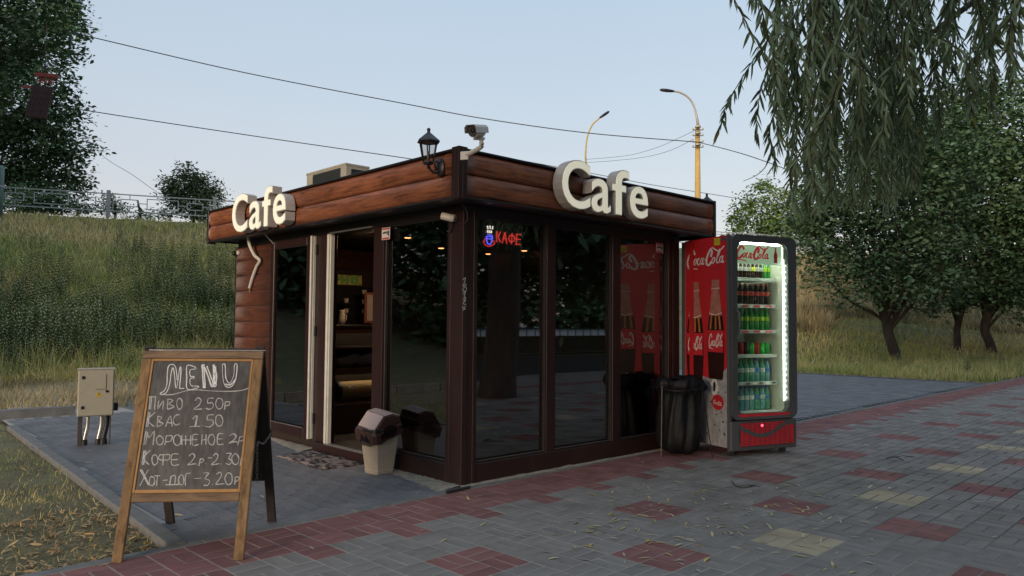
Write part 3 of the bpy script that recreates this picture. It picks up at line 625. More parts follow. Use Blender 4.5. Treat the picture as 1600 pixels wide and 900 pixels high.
dots('letter', [ell(795, 435, 62, 68, 16), [(803, 330), (790, 545)]], 'led_red'); dots('letter', [[(900, 345), (890, 555)], [(900, 348), (985, 358)], [(895, 450), (975, 455)], [(890, 555), (975, 560)]], 'led_red')
dots('cup', [[(270, 400), (275, 490), (300, 550), (345, 560), (375, 520), (395, 400)], [(280, 395), (395, 400)], [(300, 360), (380, 365)], [(285, 440), (385, 445)]], 'led_blue', 24)
dots('saucer', [[(245, 445), (208, 500), (230, 560), (300, 600), (370, 590), (440, 545), (430, 500), (400, 480)]], 'led_red', 30)
dots('steam', [[(292, 180), (300, 230)], [(343, 180), (350, 230)], [(398, 190), (395, 235)], [(292, 270), (300, 310)], [(330, 275), (338, 315)], [(370, 275), (372, 312)]], 'led_white', 22, .0032)
# ------------------------------------------------------------------ inside the kiosk
M['lamp_fill'] = mat('lamp_fill', (.8, .6, .4), emit=(1, .62, .34), estr=110)  # for an added, unseen lamp that brightens the counter and doorway
M['lamp_warm'] = mat('lamp_warm', (.8, .5, .3), emit=(1, .36, .12), estr=10)
for i, (u, v, wh) in enumerate(((637, 375, 'nearest the door post'), (689, 391, 'nearest the corner post'), (903, 403, 'over the second front window'), (911, 413, 'deepest over the second front window'), (0, 0, 'above the display counter'))):
    p = onz(u, v, 2.1) if u else V(.75, 2.3, 2.1)
    p = V(min(max(p[0], .3), 2.7), min(max(p[1], .3), 3.8), 2.155)
    t = thing('ceiling_lamp', 'small round amber ceiling lamp inside the kiosk '+wh, 'lamp', p, 0, 'ceiling lamps inside the kiosk')
    MB().lathe([(.045, 0), (.05, -.02), (.04, -.03)], (0, 0, 0), 14).build('rim', 'dark_metal', t, world=False); MB().lathe([(.034, -.0305), (.03, -.036)], (0, 0, 0), 12).build('lens', 'lamp_warm' if u else 'lamp_fill', t, world=False)
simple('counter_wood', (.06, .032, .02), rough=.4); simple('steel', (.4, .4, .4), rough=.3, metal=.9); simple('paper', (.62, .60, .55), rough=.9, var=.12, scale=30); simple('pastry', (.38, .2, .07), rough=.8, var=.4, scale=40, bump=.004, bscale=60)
simple('kraft', (.34, .21, .08), rough=.7, var=.1, scale=5, stretch=(1, 1, 6)); simple('poster_pink', (.35, .12, .11), rough=.6, var=.4, scale=30); simple('dark_glass', (.02, .022, .024), rough=.12, var=.1)
M['header_yellow'] = mat('header_yellow', (.34, .27, .05), rough=.5, var=.9, scale=22, emit=(.9, .8, .2), estr=.006); M['header_green'] = mat('header_green', (.06, .25, .06), rough=.5, emit=(.1, .6, .1), estr=.01)
ct = thing('display_counter', 'dark display counter with open shelves seen through the doorway', 'counter', (.95, 2.75, .075))
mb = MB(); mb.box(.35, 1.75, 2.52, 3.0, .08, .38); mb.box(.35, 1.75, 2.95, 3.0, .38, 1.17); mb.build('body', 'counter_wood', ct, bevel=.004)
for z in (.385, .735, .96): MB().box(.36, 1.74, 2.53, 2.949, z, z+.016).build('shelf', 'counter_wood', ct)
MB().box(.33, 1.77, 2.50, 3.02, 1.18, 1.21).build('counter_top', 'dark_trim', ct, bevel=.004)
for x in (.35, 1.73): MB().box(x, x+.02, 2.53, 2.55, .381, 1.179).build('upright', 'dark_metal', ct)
MB().box(.372, 1.728, 2.533, 2.539, .76, 1.17).build('glass_front', M.setdefault('clear_glass', glass('clear_glass', .9, .01, 1.4)), ct)
M['fill_glow'] = mat('fill_glow', (.8, .7, .5), emit=(1, .85, .6), estr=1.6)  # emission of strips added to brighten the pastry trays
for z in (1.150, .718): MB().box(.36, 1.74, 2.505, 2.524, z-.03, z+.034).build('shelf_lip', 'counter_wood', ct)  # lip added to hide the glowing strips behind it
for z in (1.168, .728): MB().box(.40, 1.70, 2.60, 2.63, z-.008, z).build('fill_strip', 'fill_glow', ct)  # added glowing strips under top and shelf, only there to light the trays
for i, (u, dx) in enumerate(((541, 0), (571, 0))):
    p = atD(u, 573, 7.75); bx, by = p[0], 2.56
    bx = .36+.16 if i == 0 else .36+.46
    bx = ony(u, 560, 2.66)[0]
    t = thing('paper_tray', ('left' if i == 0 else 'right')+' hand paper tray of pastries on the upper display shelf', 'pastry tray', (bx, 2.7, .752), 0, 'pastry trays on the display shelf')
    mb = MB(); vs = []; n = 10
    for r_, z in ((.05, 0.002), (.12, .05), (.15, .13)):
        for j in range(n): a = 2*pi*j/n; rr = r_*(1+.14*math.sin(j*2.3+i)); vs.append((bx+rr*math.cos(a), 2.7+rr*.85*math.sin(a), .752+z+(.025*math.sin(j*1.7+i) if z > .1 else 0)))
    fs = [(q_*n+j, q_*n+(j+1) % n, (q_+1)*n+(j+1) % n, (q_+1)*n+j) for q_ in (0, 1) for j in range(n)]+[tuple(range(n))]; mb.add(vs, fs).build('paper', 'paper', t)
    for k in range(5):
        a = k*1.25+i; mb = MB(); mb.smooth = True; mb.lathe([(.001, -.03), (.035, -.018), (.045, 0), (.035, .018), (.001, .028)], (bx+.06*math.cos(a), 2.7+.05*math.sin(a), .84+.01*(k % 2)), 10); mb.build('pastry', 'pastry', t)
t = thing('storage_drum', 'tan drum lying on its side with an oval white label on the lowest shelf', 'drum', (.8, 2.72, .51))
bx = ony(540, 610, 2.6)[0]
mb = MB(); mb.smooth = True; mb.lathe([(.085, 0), (.1, .01), (.1, .6), (.085, .61)], (bx-.06, 2.66, .505), 20, az=(1, 0, 0), ax=(0, 0, 1)); mb.build('drum_body', 'kraft', t)
mb = MB(); mb.lathe([(.105, -.03), (.105, .0)], (bx-.06, 2.66, .505), 20, az=(1, 0, 0), ax=(0, 0, 1)); mb.build('drum_end', 'dark_trim', t)
mb = MB(); mb.prism(ell(bx+.06, .545, .04, .017, 14)[:-1], (0, 2.565, 0), (1, 0, 0), (0, 0, 1), (0, 1, 0), -.003, .02); mb.build('oval_label', 'paper', t)
t = thing('drinks_cooler', 'dark drinks cooler with a yellow and green header behind the display counter', 'cooler', (1.2, 3.7, .075))
xa, xb = ony(521, 450, 3.45)[0], ony(600, 450, 3.45)[0]; zt = ony(545, 420, 3.45)[2]
MB().box(xa, xb, 3.46, 3.95, .08, zt).build('body', 'dark_metal', t, bevel=.01); z0 = ony(545, 445, 3.45)[2]; z1 = ony(545, 430, 3.45)[2]
MB().box(ony(528, 440, 3.45)[0], ony(565, 440, 3.45)[0], 3.445, 3.459, z0, z1).build('header_panel', 'header_yellow', t)
mb = MB()
for u in (533, 541, 549, 556): mb.box(ony(u, 440, 3.44)[0], ony(u+3.5, 440, 3.44)[0], 3.442, 3.4448, z0+.015, z1-.012)
mb.build('header_print', 'header_green', t)
MB().box(xa+.04, xb-.04, 3.448, 3.459, z0-1.3, z0-.02).build('door_glass', 'dark_glass', t)
t = thing('milk_jug', 'small pale jug standing on the kiosk counter top', 'jug', (ony(534, 495, 2.8)[0], 2.8, 1.211)); mb = MB(); mb.smooth = True; mb.lathe([(.03, 0), (.04, .03), (.036, .1), (.028, .14), (.034, .16)], (0, 0, 0), 14); mb.build('jug_body', 'paper', t, world=False); MB().tube([(.034, 0, .12), (.06, 0, .1), (.055, 0, .05), (.036, 0, .04)], .005, 6).build('handle', 'paper', t, world=False)
t = thing('wall_poster', 'small pink framed price poster behind the counter beside the door post', 'poster', (ony(577, 480, 3.2)[0], 3.2, 1.2))
xa, xb = ony(570, 480, 3.2)[0], ony(592, 480, 3.2)[0]; za, zb = ony(577, 505, 3.2)[2], ony(577, 457, 3.2)[2]
MB().box(xa, xb, 3.2, 3.215, za, zb).build('frame', 'poster_pink', t); MB().box(xa+.03, xb-.03, 3.196, 3.1995, za+.03, zb-.03).build('print', 'paper', t); MB().box((xa+xb)/2-.02, (xa+xb)/2+.02, 3.216, 3.24, .08, zb).build('stand', 'dark_metal', t)
for i, (u, v) in enumerate(((541, 470), (541, 486), (569, 457), (569, 472), (569, 487))):
    p = ony(u, v, 3.3); t = thing('paper_cup', ['small white cup on the upper left of the rack behind the counter', 'small white cup just above the pale jug behind the counter', 'topmost cup of the right hand stack behind the counter', 'middle cup of the right hand stack behind the counter', 'lowest cup of the right hand stack behind the counter'][i], 'cup', (p[0], 3.3, p[2]-.02), 0, 'cups on the rack behind the counter'); MB().lathe([(.022, 0), (.03, .05)], (0, 0, 0), 10).build('cup_body', 'paper', t, world=False); MB().box(-.05, .05, -.03, .12, -.012, 0).build('shelf_bracket', 'dark_metal', t, world=False)
# ------------------------------------------------------------------ roof: air conditioner, cameras, lanterns
simple('beige_metal', (.42, .38, .29), rough=.5, var=.1, scale=8, dirt=.2); simple('grille_dark', (.03, .035, .035), rough=.6); simple('cam_white', (.66, .61, .52), rough=.45, var=.08, dirt=.15); simple('black_iron', (.018, .017, .016), rough=.45, var=.3, scale=30, spec=.6); simple('cable_white', (.5, .48, .44), rough=.6); simple('cable_dark', (.03, .03, .03), rough=.6)
ac = thing('air_conditioner', 'beige air conditioner unit with dark side grilles standing on the kiosk roof', 'air conditioner', (.72, 3.05, 2.43))
c0 = onz(540, 255, 2.95); ax0, ay0 = c0[0], c0[1]; wx, wy = .30, .86
mb = MB(); mb.box(ax0, ax0+wx, ay0, ay0+wy, 2.47, 2.95); mb.build('casing', 'beige_metal', ac, bevel=.012, seg=2)
MB().box(ax0-.004, ax0+wx+.004, ay0-.004, ay0+wy+.004, 2.93, 2.956).build('lid', 'beige_metal', ac, bevel=.004)
for nm, bx_ in (('coil_grille', (ax0-.006, ax0-.001, ay0+.10, ay0+wy-.16, 2.50, 2.915)), ('side_grille', (ax0+.07, ax0+wx-.07, ay0-.006, ay0-.001, 2.50, 2.90))):
    g = MB().box(*bx_).build(nm, 'grille_dark', ac); mb = MB()
    for k in range(14):
        z = 2.52+k*.028
        if nm == 'coil_grille': mb.box(ax0-.010, ax0-.0062, ay0+.10, ay0+wy-.16, z, z+.004)
        else: mb.box(ax0+.07, ax0+wx-.07, ay0-.012, ay0-.0062, z, z+.008)
    mb.build('louvre', 'grille_dark', g)
for y in (ay0+.1, ay0+wy-.14): MB().box(ax0+.02, ax0+wx-.02, y, y+.05, 2.431, 2.469).build('foot', 'dark_metal', ac)
def lantern(label, base, out, s=1.):
    """wall lantern: base on the fascia, out = unit vector away from the wall"""
    b = V(*base); out = V(*out); t = thing('wall_lantern', label, 'lantern', base, 0, 'black lanterns on the fascia')
    side = np.cross(out, V(0, 0, 1)); z = V(0, 0, 1)
    mb = MB(); mb.smooth = True; mb.lathe([(.001, .022), (.04, .02), (.062, .008), (.07, 0)][::-1], b, 16, az=out, ax=z, sy=.75); mb.build('back_plate', 'black_iron', t)
    mb = MB(); mb.smooth = True; mb.tube(catmull3([b+out*.015-z*.02, b+out*.05-z*.045, b+out*.09-z*.03, b+out*.105+z*.0], 4), .008, 8); mb.tube(catmull3([b+out*.02+z*.03, b+out*.04+z*.045, b+out*.06+z*.02, b+out*.045-z*.01, b+out*.06-z*.03], 4), .005, 6); mb.build('arm', 'black_iron', t)
    c = b+out*.115+z*.02; n = 6
    mb = MB(); mb.lathe([(.035, -.012), (.043, 0), (.041, .008)], c, n); mb.lathe([(.006, -.045), (.012, -.03), (.008, -.02), (.018, -.012)], c, 8); mb.build('base_cup', 'black_iron', t)
    gp = MB().lathe([(.037, .009), (.065, .148)], c, n); gp.f = gp.f[:-2]; gp.m = gp.m[:-2]; gp.sm = gp.sm[:-2]; gp.build('glass_panel', M.setdefault('lantern_glass', glass('lantern_glass', .8, .05, 1.4)), t)
    for j in range(n):
        a = 2*pi*j/n; d = V(math.cos(a), math.sin(a), 0); MB().bar(c+d*.041+z*.006, c+d*.068+z*.15, .007).build('glazing_bar', 'black_iron', t)
    mb = MB(); mb.smooth = True; mb.tube([c+z*.01, c+z*.085], .011, 8); mb.build('candle_lamp', 'kraft', t)
    mb = MB(); mb.lathe([(.074, .146), (.090, .152), (.086, .162), (.055, .188), (.027, .212), (.014, .222), (.011, .235)], c, n); mb.build('cap', 'black_iron', t)
    mb = MB(); mb.smooth = True; mb.ball(c+z*.245, .014, 8, 6); mb.build('finial', 'black_iron', t); return t
def catmull3(P, sub=4):
    P = [np.asarray(p, float) for p in P]; out = []
    for i in range(len(P)-1):
        p0 = P[max(i-1, 0)]; p1 = P[i]; p2 = P[i+1]; p3 = P[min(i+2, len(P)-1)]
        for j in range(sub): q = j/sub; out.append(.5*((2*p1)+(p2-p0)*q+(2*p0-5*p1+4*p2-p3)*q*q+(-p0+3*p1-3*p2+p3)*q**3))
    return out+[P[-1]]
lantern('black wall lantern on the left log fascia close to the kiosk front corner', (OF-.018, -.085, 2.385), (-1, 0, 0))
lantern('black wall lantern mostly hidden behind the far right end of the fascia', (XR+.013, -.12, 2.35), (1, 0, 0))
t = thing('security_camera', 'large beige security camera on a bracket atop the kiosk front corner', 'security camera', (-.2, -.27, 2.5), 0, None)
b0 = atD(727, 243, 5.33); e1 = atD(752, 229, 5.22); e2 = atD(752, 214, 5.22); hd = atD(739, 206, 4.98); tl = atD(766, 207, 5.30)
mb = MB(); mb.smooth = True; mb.tube(catmull3([b0, (b0+e1)/2+V(0, 0, -.004), e1, e1+V(0, 0, .03), e2], 4), [.017]*17, 10); mb.build('bracket', 'cam_white', t)
dv = norm(tl-hd); sdv = norm(np.cross(dv, V(0, 0, 1))); upv = np.cross(sdv, dv)
MB().obox(b0, dv, sdv, V(0, 0, 1), (-.022, -.006), (-.03, .03), (-.03, .03)).build('mount_plate', 'cam_white', t, bevel=.003)
mb = MB(); mb.smooth = True; mb.lathe([(.034, 0), (.037, .006), (.037, .14), (.03, .17)], hd, 20, az=dv, ax=upv); bd = mb.build('housing', 'cam_white', t)
mb = MB(); mb.lathe([(.031, -.002), (.031, .001)], hd, 18, az=dv, ax=upv); mb.build('lens_face', 'black_plastic', bd); mb = MB(); mb.smooth = True; mb.lathe([(.013, -.007), (.015, -.0025)], hd+upv*.008, 12, az=dv, ax=upv); mb.build('lens', 'dark_glass', bd)
mb = MB(); mb.prism([(-.043, -.008), (-.043, .030), (-.028, .047), (.028, .047), (.043, .030), (.043, -.008), (.040, -.008), (.040, .028), (.026, .043), (-.026, .043), (-.040, .028), (-.040, -.008)], hd, sdv, upv, dv, -.045, .19); mb.build('sunshield', 'cam_white', t, bevel=.002)
MB().obox(hd, dv, sdv, upv, (.07, .15), (-.03, .03), (-.052, -.036)).build('base_block', 'cam_white', t, bevel=.004)
t = thing('bullet_camera', 'small pale bullet camera on the corner post under the left fascia', 'security camera', (-.03, .1, 2.07))
b0 = V(-.001, .105, 2.062); h0 = onx(690, 337, -.10); h1 = onx(706, 341, -.05)
mb = MB(); mb.smooth = True; mb.lathe([(.028, 0), (.026, .02), (.016, .03)], b0, 14, az=(-1, 0, 0), ax=(0, 0, 1)); mb.build('mount', 'cam_white', t)
mb = MB(); mb.tube([b0+V(-.025, 0, 0), h1+V(0, 0, 0)], .01, 8); mb.build('arm', 'cam_white', t)
dv = norm(h1-h0); mb = MB(); mb.smooth = True; mb.lathe([(.026, 0), (.029, .004), (.029, .095), (.022, .108)], h0, 14, az=dv, ax=norm(np.cross(dv, V(0, 0, 1)))); bd = mb.build('housing', 'cam_white', t); MB().lathe([(.018, -.002), (.018, .001)], h0, 12, az=dv, ax=norm(np.cross(dv, V(0, 0, 1)))).build('lens', 'black_plastic', bd)
mb = MB(); mb.smooth = True; mb.tube(catmull3([b0+V(-.02, 0, .0), onx(722, 350, -.05), onx(731, 342, -.04), onx(727, 325, -.05), onx(714, 309, -.1), V(-.16, -.12, 2.165)], 6), .0045, 6); mb.tube(catmull3([onx(703, 345, -.04), onx(706, 353, -.02), onx(703, 362, -.015), onx(699, 368, -.002)], 5), .006, 6); mb.build('cable', 'cable_dark', t)
t = thing('bullet_camera', 'small black camera hanging under the far left end of the fascia', 'security camera', (-.05, 4.15, 2.05))
p = onx(366, 396, -.06); mb = MB(); mb.smooth = True; mb.ball(p, .028, 12, 8); mb.build('housing', 'black_plastic', t); MB().tube(catmull3([p, onx(358, 392, -.07), onx(353, 385, -.07), onx(353, 380, -.07)], 5), .004, 6).build('cable', 'cable_dark', t); mb = MB(); mb.smooth = True; mb.lathe([(.026, -.02), (.026, .02)], onx(373, 395, -.03), 12, az=(1, 0, 0), ax=(0, 0, 1)); mb.build('mount', 'cam_white', t)
t = thing('drain_hose', 'white corrugated drain hose hanging down the planked left wall below the sign', 'hose', (-.06, 3.6, 1.9))
pts = catmull3([onx(387, 370, -.11), onx(391, 385, -.09), onx(398, 399, -.07), onx(406, 407, -.05), onx(401, 417, -.045), onx(395, 433, -.04), onx(390, 450, -.04)], 9)
mb = MB(); mb.smooth = True; mb.tube(pts, [.017+.0035*(i % 2) for i in range(len(pts))], 8); mb.build('hose_pipe', 'white_pvc', t)
p = pts[-1]; mb = MB(); mb.tube([p, p+V(0, 0, -.05)], .006, 6); mb.build('hose_end', 'kraft', t)
o = MB().tube([onx(414, 366, -.2), onx(421, 374, -.12), onx(428, 381, -.06)], .006, 6).build('loose_cable', 'cable_white'); tag(o, 'short grey cable running from the fascia to the top of the planked wall', 'cable')
# ================================================================== CHALKBOARD
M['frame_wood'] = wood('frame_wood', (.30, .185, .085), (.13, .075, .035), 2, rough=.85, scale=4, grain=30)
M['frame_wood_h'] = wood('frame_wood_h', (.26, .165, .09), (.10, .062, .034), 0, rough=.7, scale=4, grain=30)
simple('trim_orange', (.42, .22, .07), rough=.6, var=.15, scale=20); simple('shaded_wood', (.03, .024, .02), rough=.75, var=.3, scale=14)  # rear frame wood darkened to stand for its backlit side
def board_mat():
    m, t, b = new_mat('chalkboard'); N = t.nodes; L = t.links
    tc = N.new('ShaderNodeTexCoord'); mp = N.new('ShaderNodeMapping'); mp.inputs['Scale'].default_value = (26, 26, 1.6); L.new(tc.outputs['Object'], mp.inputs[0])
    n1 = N.new('ShaderNodeTexNoise'); n1.inputs['Scale'].default_value = 2.; n1.inputs['Detail'].default_value = 5; L.new(mp.outputs[0], n1.inputs['Vector'])
    n2 = N.new('ShaderNodeTexNoise'); n2.inputs['Scale'].default_value = 5.; n2.inputs['Detail'].default_value = 4; L.new(tc.outputs['Object'], n2.inputs['Vector'])
    ml = N.new('ShaderNodeMath'); ml.operation = 'MULTIPLY'; L.new(n1.outputs[0], ml.inputs[0]); L.new(n2.outputs[0], ml.inputs[1])
    cr = N.new('ShaderNodeValToRGB'); e = cr.color_ramp.elements; e[0].position = .13; e[0].color = (.036, .036, .036, 1); e[1].position = .36; e[1].color = (.10, .098, .094, 1)
    L.new(ml.outputs[0], cr.inputs[0]); L.new(cr.outputs[0], b.inputs['Base Color']); b.inputs['Roughness'].default_value = .6; M['chalkboard'] = m
board_mat()
BA = norm(V(.7848, -.61975, 0)); BP = norm(V(.61975, .7848, 0))            # along the front edge, towards the rear frame
BO = V(-2.4928, -.2056, 0); BWd = .661; BH = 1.0754; AP = .334; BSH = .002
BD = norm(BP*AP+BA*BSH+V(0, 0, BH)); BLn = math.sqrt(AP*AP+BH*BH+BSH*BSH); BN = norm(np.cross(BA, BD))   # up along the board, outward normal
bd = thing('menu_board', 'wooden A-frame chalkboard menu standing on the red paving left of the kiosk', 'menu board', tuple((BO+BA*BWd/2+BP*.37)), math.atan2(BA[1], BA[0]))
def fb(name, a, b, c, m, bev=.004, parent=bd, mb=None): return MB().obox(BO, BA, BD, BN, a, b, c).build(name, m, parent, bevel=bev)
fb('leg', (0, .052), (0, BLn-.047), (-.022, 0), 'frame_wood'); fb('leg', (BWd-.052, BWd), (0, BLn-.047), (-.022, 0), 'frame_wood')
fb('top_rail', (0, BWd), (BLn-.046, BLn), (-.022, .001), 'frame_wood_h'); fb('bottom_rail', (.0525, BWd-.0525), (.30, .345), (-.022, -.001), 'frame_wood_h')
b0, b1 = .346, BLn-.047
fb('chalk_panel', (.053, BWd-.053), (b0, b1), (-.016, -.008), 'chalkboard', 0)
for a, b in (((.053, .064), (b0, b1)), ((BWd-.064, BWd-.053), (b0, b1)), ((.0645, BWd-.0645), (b1-.013, b1)), ((.0645, BWd-.0645), (b0, b0+.018))): fb('trim_strip', a, b, (-.0078, -.002), 'trim_orange', .0015)
fb('metal_cap', (.03, BWd+.01), (BLn+.0005, BLn+.006), (-.03, .0), 'grey_alu', 0)
RO = BO+BP*.79; RD = norm(BP*(AP-.75)+BA*BSH+V(0, 0, BH)); RN = norm(np.cross(RD, BA))
for a in ((0, .052), (BWd-.052, BWd)): MB().obox(RO, BA, RD, RN, a, (0, 1.18), (-.022, 0)).build('leg', 'shaded_wood', bd, bevel=.004)
MB().obox(RO, BA, RD, RN, (.0525, BWd-.0525), (.30, .35), (-.02, -.002)).build('rear_rail', 'shaded_wood', bd, bevel=.003); MB().obox(RO, BA, RD, RN, (.0525, BWd-.0525), (.351, 1.17), (-.016, -.008)).build('rear_panel', 'shaded_wood', bd)
for a in (.08, BWd-.11): MB().obox(BO+BP*.0+BD*BLn, BA, BP, V(0, 0, 1), (a, a+.03), (.0, .035), (.0, .004)).build('hinge', 'grey_alu', bd)
def bpt(u, v):
    d = ray(u, v); t = ((BO-BN*.0065-CAM)@BN)/(d@BN); p = CAM+d*t-BO; c = BA@BD; a, b = p@BA, p@BD; return ((a-b*c)/(1-c*c), (b-a*c)/(1-c*c))
A6 = lambda X, Y: bpt(200+X/5, 540+Y/5)
A7 = lambda X, Y: bpt(200+X/4.7375, 700+Y/4.7368)
M['chalk'] = mat('chalk', (.50, .50, .48), rough=.95, var=.45, scale=160, island=0)
M['chalk_bright'] = mat('chalk_bright', (.78, .78, .76), rough=.95, var=.3, scale=160)
_o = [0]
def chalk(name, strokes, A, w=.0062, m='chalk', sub=3):
    if name in ('menu_line', 'heading_letter'):
        # words are pieces of their own: split where the gap between glyphs is wide
        st = sorted(strokes, key=lambda q: min(p[0] for p in q)); groups = [[st[0]]]; mx = max(p[0] for p in st[0])
        for q in st[1:]:
            lo = min(p[0] for p in q)
            if lo-mx > (44 if name == 'menu_line' else 8): groups.append([])
            groups[-1].append(q); mx = max(mx, max(p[0] for p in q))
        for g in groups: chalk('chalk_word' if name == 'menu_line' else 'chalk_letter', g, A, w, m, sub)
        return
    mb = MB()
    for s_ in strokes:
        for rep in range(2):
            _o[0] += 1; off = -.0072+.00001*(_o[0] % 90); j = .0009
            ph = random.uniform(0, 6); q = [A(*p) for p in s_]; q = [(a+random.gauss(0, j), b+random.gauss(0, j)) for a, b in q]
            mb.ribbon(q, (lambda t, d, ph=ph: w*(.62+.22*math.sin(t*11+ph))), BO, BA, BD, off, sub)
    mb.build(name, m, bd)
chalk('heading_letter', [[(250, 374), (278, 378), (304, 360), (325, 300), (335, 230), (343, 178), (355, 182), (364, 240), (370, 318), (380, 326), (393, 260), (404, 178), (413, 170), (411, 240), (403, 325), (412, 334), (440, 333)],
 [(248, 372), (285, 352), (302, 300), (306, 220), (316, 162), (345, 147), (370, 163), (383, 225), (385, 270)],
 [(530, 172), (500, 158), (460, 160), (458, 250), (462, 342), (548, 327), (545, 317), (492, 314), (484, 262), (515, 254), (513, 240), (486, 240), (484, 192), (526, 182), (530, 172)],
 [(738, 148), (740, 250), (762, 315), (808, 320), (842, 260), (852, 150), (832, 150), (826, 225), (806, 280), (785, 290), (762, 250), (757, 148), (738, 148)]], A6, .0055, 'chalk_bright')
chalk('heading_letter', [[(577, 150), (583, 240), (590, 328)], [(590, 150), (597, 240), (603, 328)], [(577, 150), (600, 152)], [(590, 328), (606, 328)], [(600, 170), (625, 240), (652, 322)], [(616, 160), (640, 230), (664, 290)], [(664, 148), (668, 200), (664, 310)], [(674, 148), (680, 220), (672, 315)], [(684, 165), (692, 240), (686, 312)], [(652, 322), (688, 318)], [(668, 230), (684, 300)], [(760, 300), (800, 305), (838, 262)]], A6, .009, 'chalk_bright')
chalk('underline', [[(250, 379), (350, 383), (460, 352), (540, 346), (640, 354), (800, 356), (880, 351), (930, 336), (968, 310)]], A6, .005)
chalk('menu_line', [[(165, 498), (172, 400)], [(176, 498), (184, 402)], [(160, 400), (218, 398)], [(215, 398), (208, 498)], [(240, 430), (232, 496), (276, 432), (270, 500)], [(312, 415), (310, 498)], [(312, 415), (350, 430), (318, 455), (360, 476), (312, 498)], ell(403, 455, 22, 42),
 [(525, 430), (545, 408), (572, 425), (552, 465), (515, 495), (577, 495)], [(594, 492), (597, 493)], [(668, 412), (628, 412), (622, 450), (655, 448), (668, 475), (640, 498), (612, 490)], ell(714, 452, 29, 42), [(760, 440), (752, 500)], [(760, 440), (795, 440), (790, 463), (758, 470)]], A6)
chalk('menu_line', [[(160, 520), (145, 632)], [(170, 522), (156, 632)], [(215, 520), (155, 580), (205, 632)], [(235, 550), (228, 635)], [(235, 550), (265, 565), (238, 590), (275, 610), (228, 635)], [(295, 632), (330, 550), (345, 632)], [(305, 602), (340, 602)], [(402, 540), (370, 548), (355, 598), (375, 622), (402, 610)],
 [(505, 575), (537, 545), (522, 630)], [(543, 548), (530, 630)], [(480, 632), (562, 630)], [(578, 625), (581, 626)], [(670, 540), (625, 545), (620, 580), (655, 580), (665, 610), (635, 635), (598, 628)], ell(712, 585, 29, 44)], A6)
chalk('menu_line', [[(125, 775), (140, 665), (165, 722), (205, 665), (195, 775)], [(136, 775), (150, 675)], ell(248, 740, 27, 36), [(300, 705), (290, 778)], [(300, 705), (345, 705), (335, 745), (295, 750)], ell(385, 738, 29, 42), [(420, 700), (420, 775)], [(452, 700), (450, 775)], [(490, 700), (488, 775)], [(420, 738), (490, 738)],
 [(548, 695), (507, 698), (505, 775), (552, 772)], [(507, 735), (540, 735)], [(578, 695), (575, 775)], [(610, 695), (608, 775)], [(577, 738), (608, 735)], ell(652, 735, 25, 41), [(745, 690), (705, 692), (700, 770), (745, 768)], [(702, 730), (740, 728)], [(795, 705), (820, 688), (845, 705), (825, 740), (785, 763), (835, 750), (855, 755)], [(870, 715), (858, 778)], [(870, 715), (905, 710), (900, 740), (865, 746)]], A6)
chalk('menu_line', [[(120, 20), (102, 125)], [(131, 20), (114, 125)], [(165, 15), (112, 75), (157, 125)], ell(198, 88, 22, 38), [(264, 45), (258, 127)], [(262, 52), (236, 50), (228, 80), (260, 92)], [(264, 50), (310, 50), (302, 85), (262, 88)], [(375, 45), (327, 48), (323, 125), (378, 122)], [(325, 88), (370, 85)],
 [(450, 60), (475, 40), (495, 60), (470, 100), (440, 125), (500, 115)], [(510, 118), (512, 119)], [(535, 80), (525, 132)], [(535, 80), (562, 85), (552, 105), (530, 106)], [(575, 115), (577, 116)], [(590, 75), (622, 72)], [(630, 60), (650, 40), (667, 60), (645, 100), (615, 125), (677, 115)], [(690, 118), (692, 119)], [(728, 40), (765, 42), (745, 75), (770, 95), (750, 122), (725, 112)], ell(795, 82, 26, 40), [(838, 70), (830, 130)], [(838, 70), (853, 72), (848, 95), (834, 98)]], A7)
chalk('menu_line', [[(90, 160), (150, 275)], [(99, 160), (158, 275)], [(150, 160), (88, 280)], ell(178, 245, 20, 34), [(196, 205), (237, 205)], [(218, 205), (212, 280)], [(260, 240), (292, 238)], [(320, 210), (308, 270)], [(320, 210), (350, 205), (348, 270)], [(280, 273), (375, 270)], ell(394, 236, 20, 38), [(425, 277), (427, 195), (462, 188)], [(490, 225), (540, 222)],
 [(558, 185), (597, 185), (570, 225), (605, 242), (590, 277), (558, 275)], [(626, 270), (628, 271)], [(655, 195), (680, 178), (692, 200), (670, 240), (648, 268), (712, 265)], ell(745, 228, 26, 44), [(795, 215), (790, 270)], [(795, 215), (822, 215), (815, 240), (792, 246)]], A7)
def chain(parent, pts, m='grey_alu', L=.02):
    pts = catmull3(pts, 8); d = 0; last = pts[0]; k = 0
    for p in pts[1:]:
        while np.linalg.norm(p-last) > L:
            dr = norm(p-last); c = last+dr*L*.5; side = norm(np.cross(dr, V(0, 0, 1) if k % 2 else V(1, .3, .2))); mb = MB()
            mb.tube([c+dr*L*.6*math.cos(a)+side*.006*math.sin(a) for a in np.linspace(0, 2*pi, 9)], .0017, 4, cap=False); mb.build('chain_link', m, parent); last = last+dr*L; k += 1
q0 = BO+BA*(BWd+.004)+BD*.60; q1 = RO+BA*(BWd+.004)+RD*.62
chain(bd, [q1, (q0+q1)/2+V(0, 0, -.03), q0+BP*.05+V(0, 0, .0), q0+BP*.05+V(0, 0, -.1), q0+BP*.055+V(0, 0, -.22)])
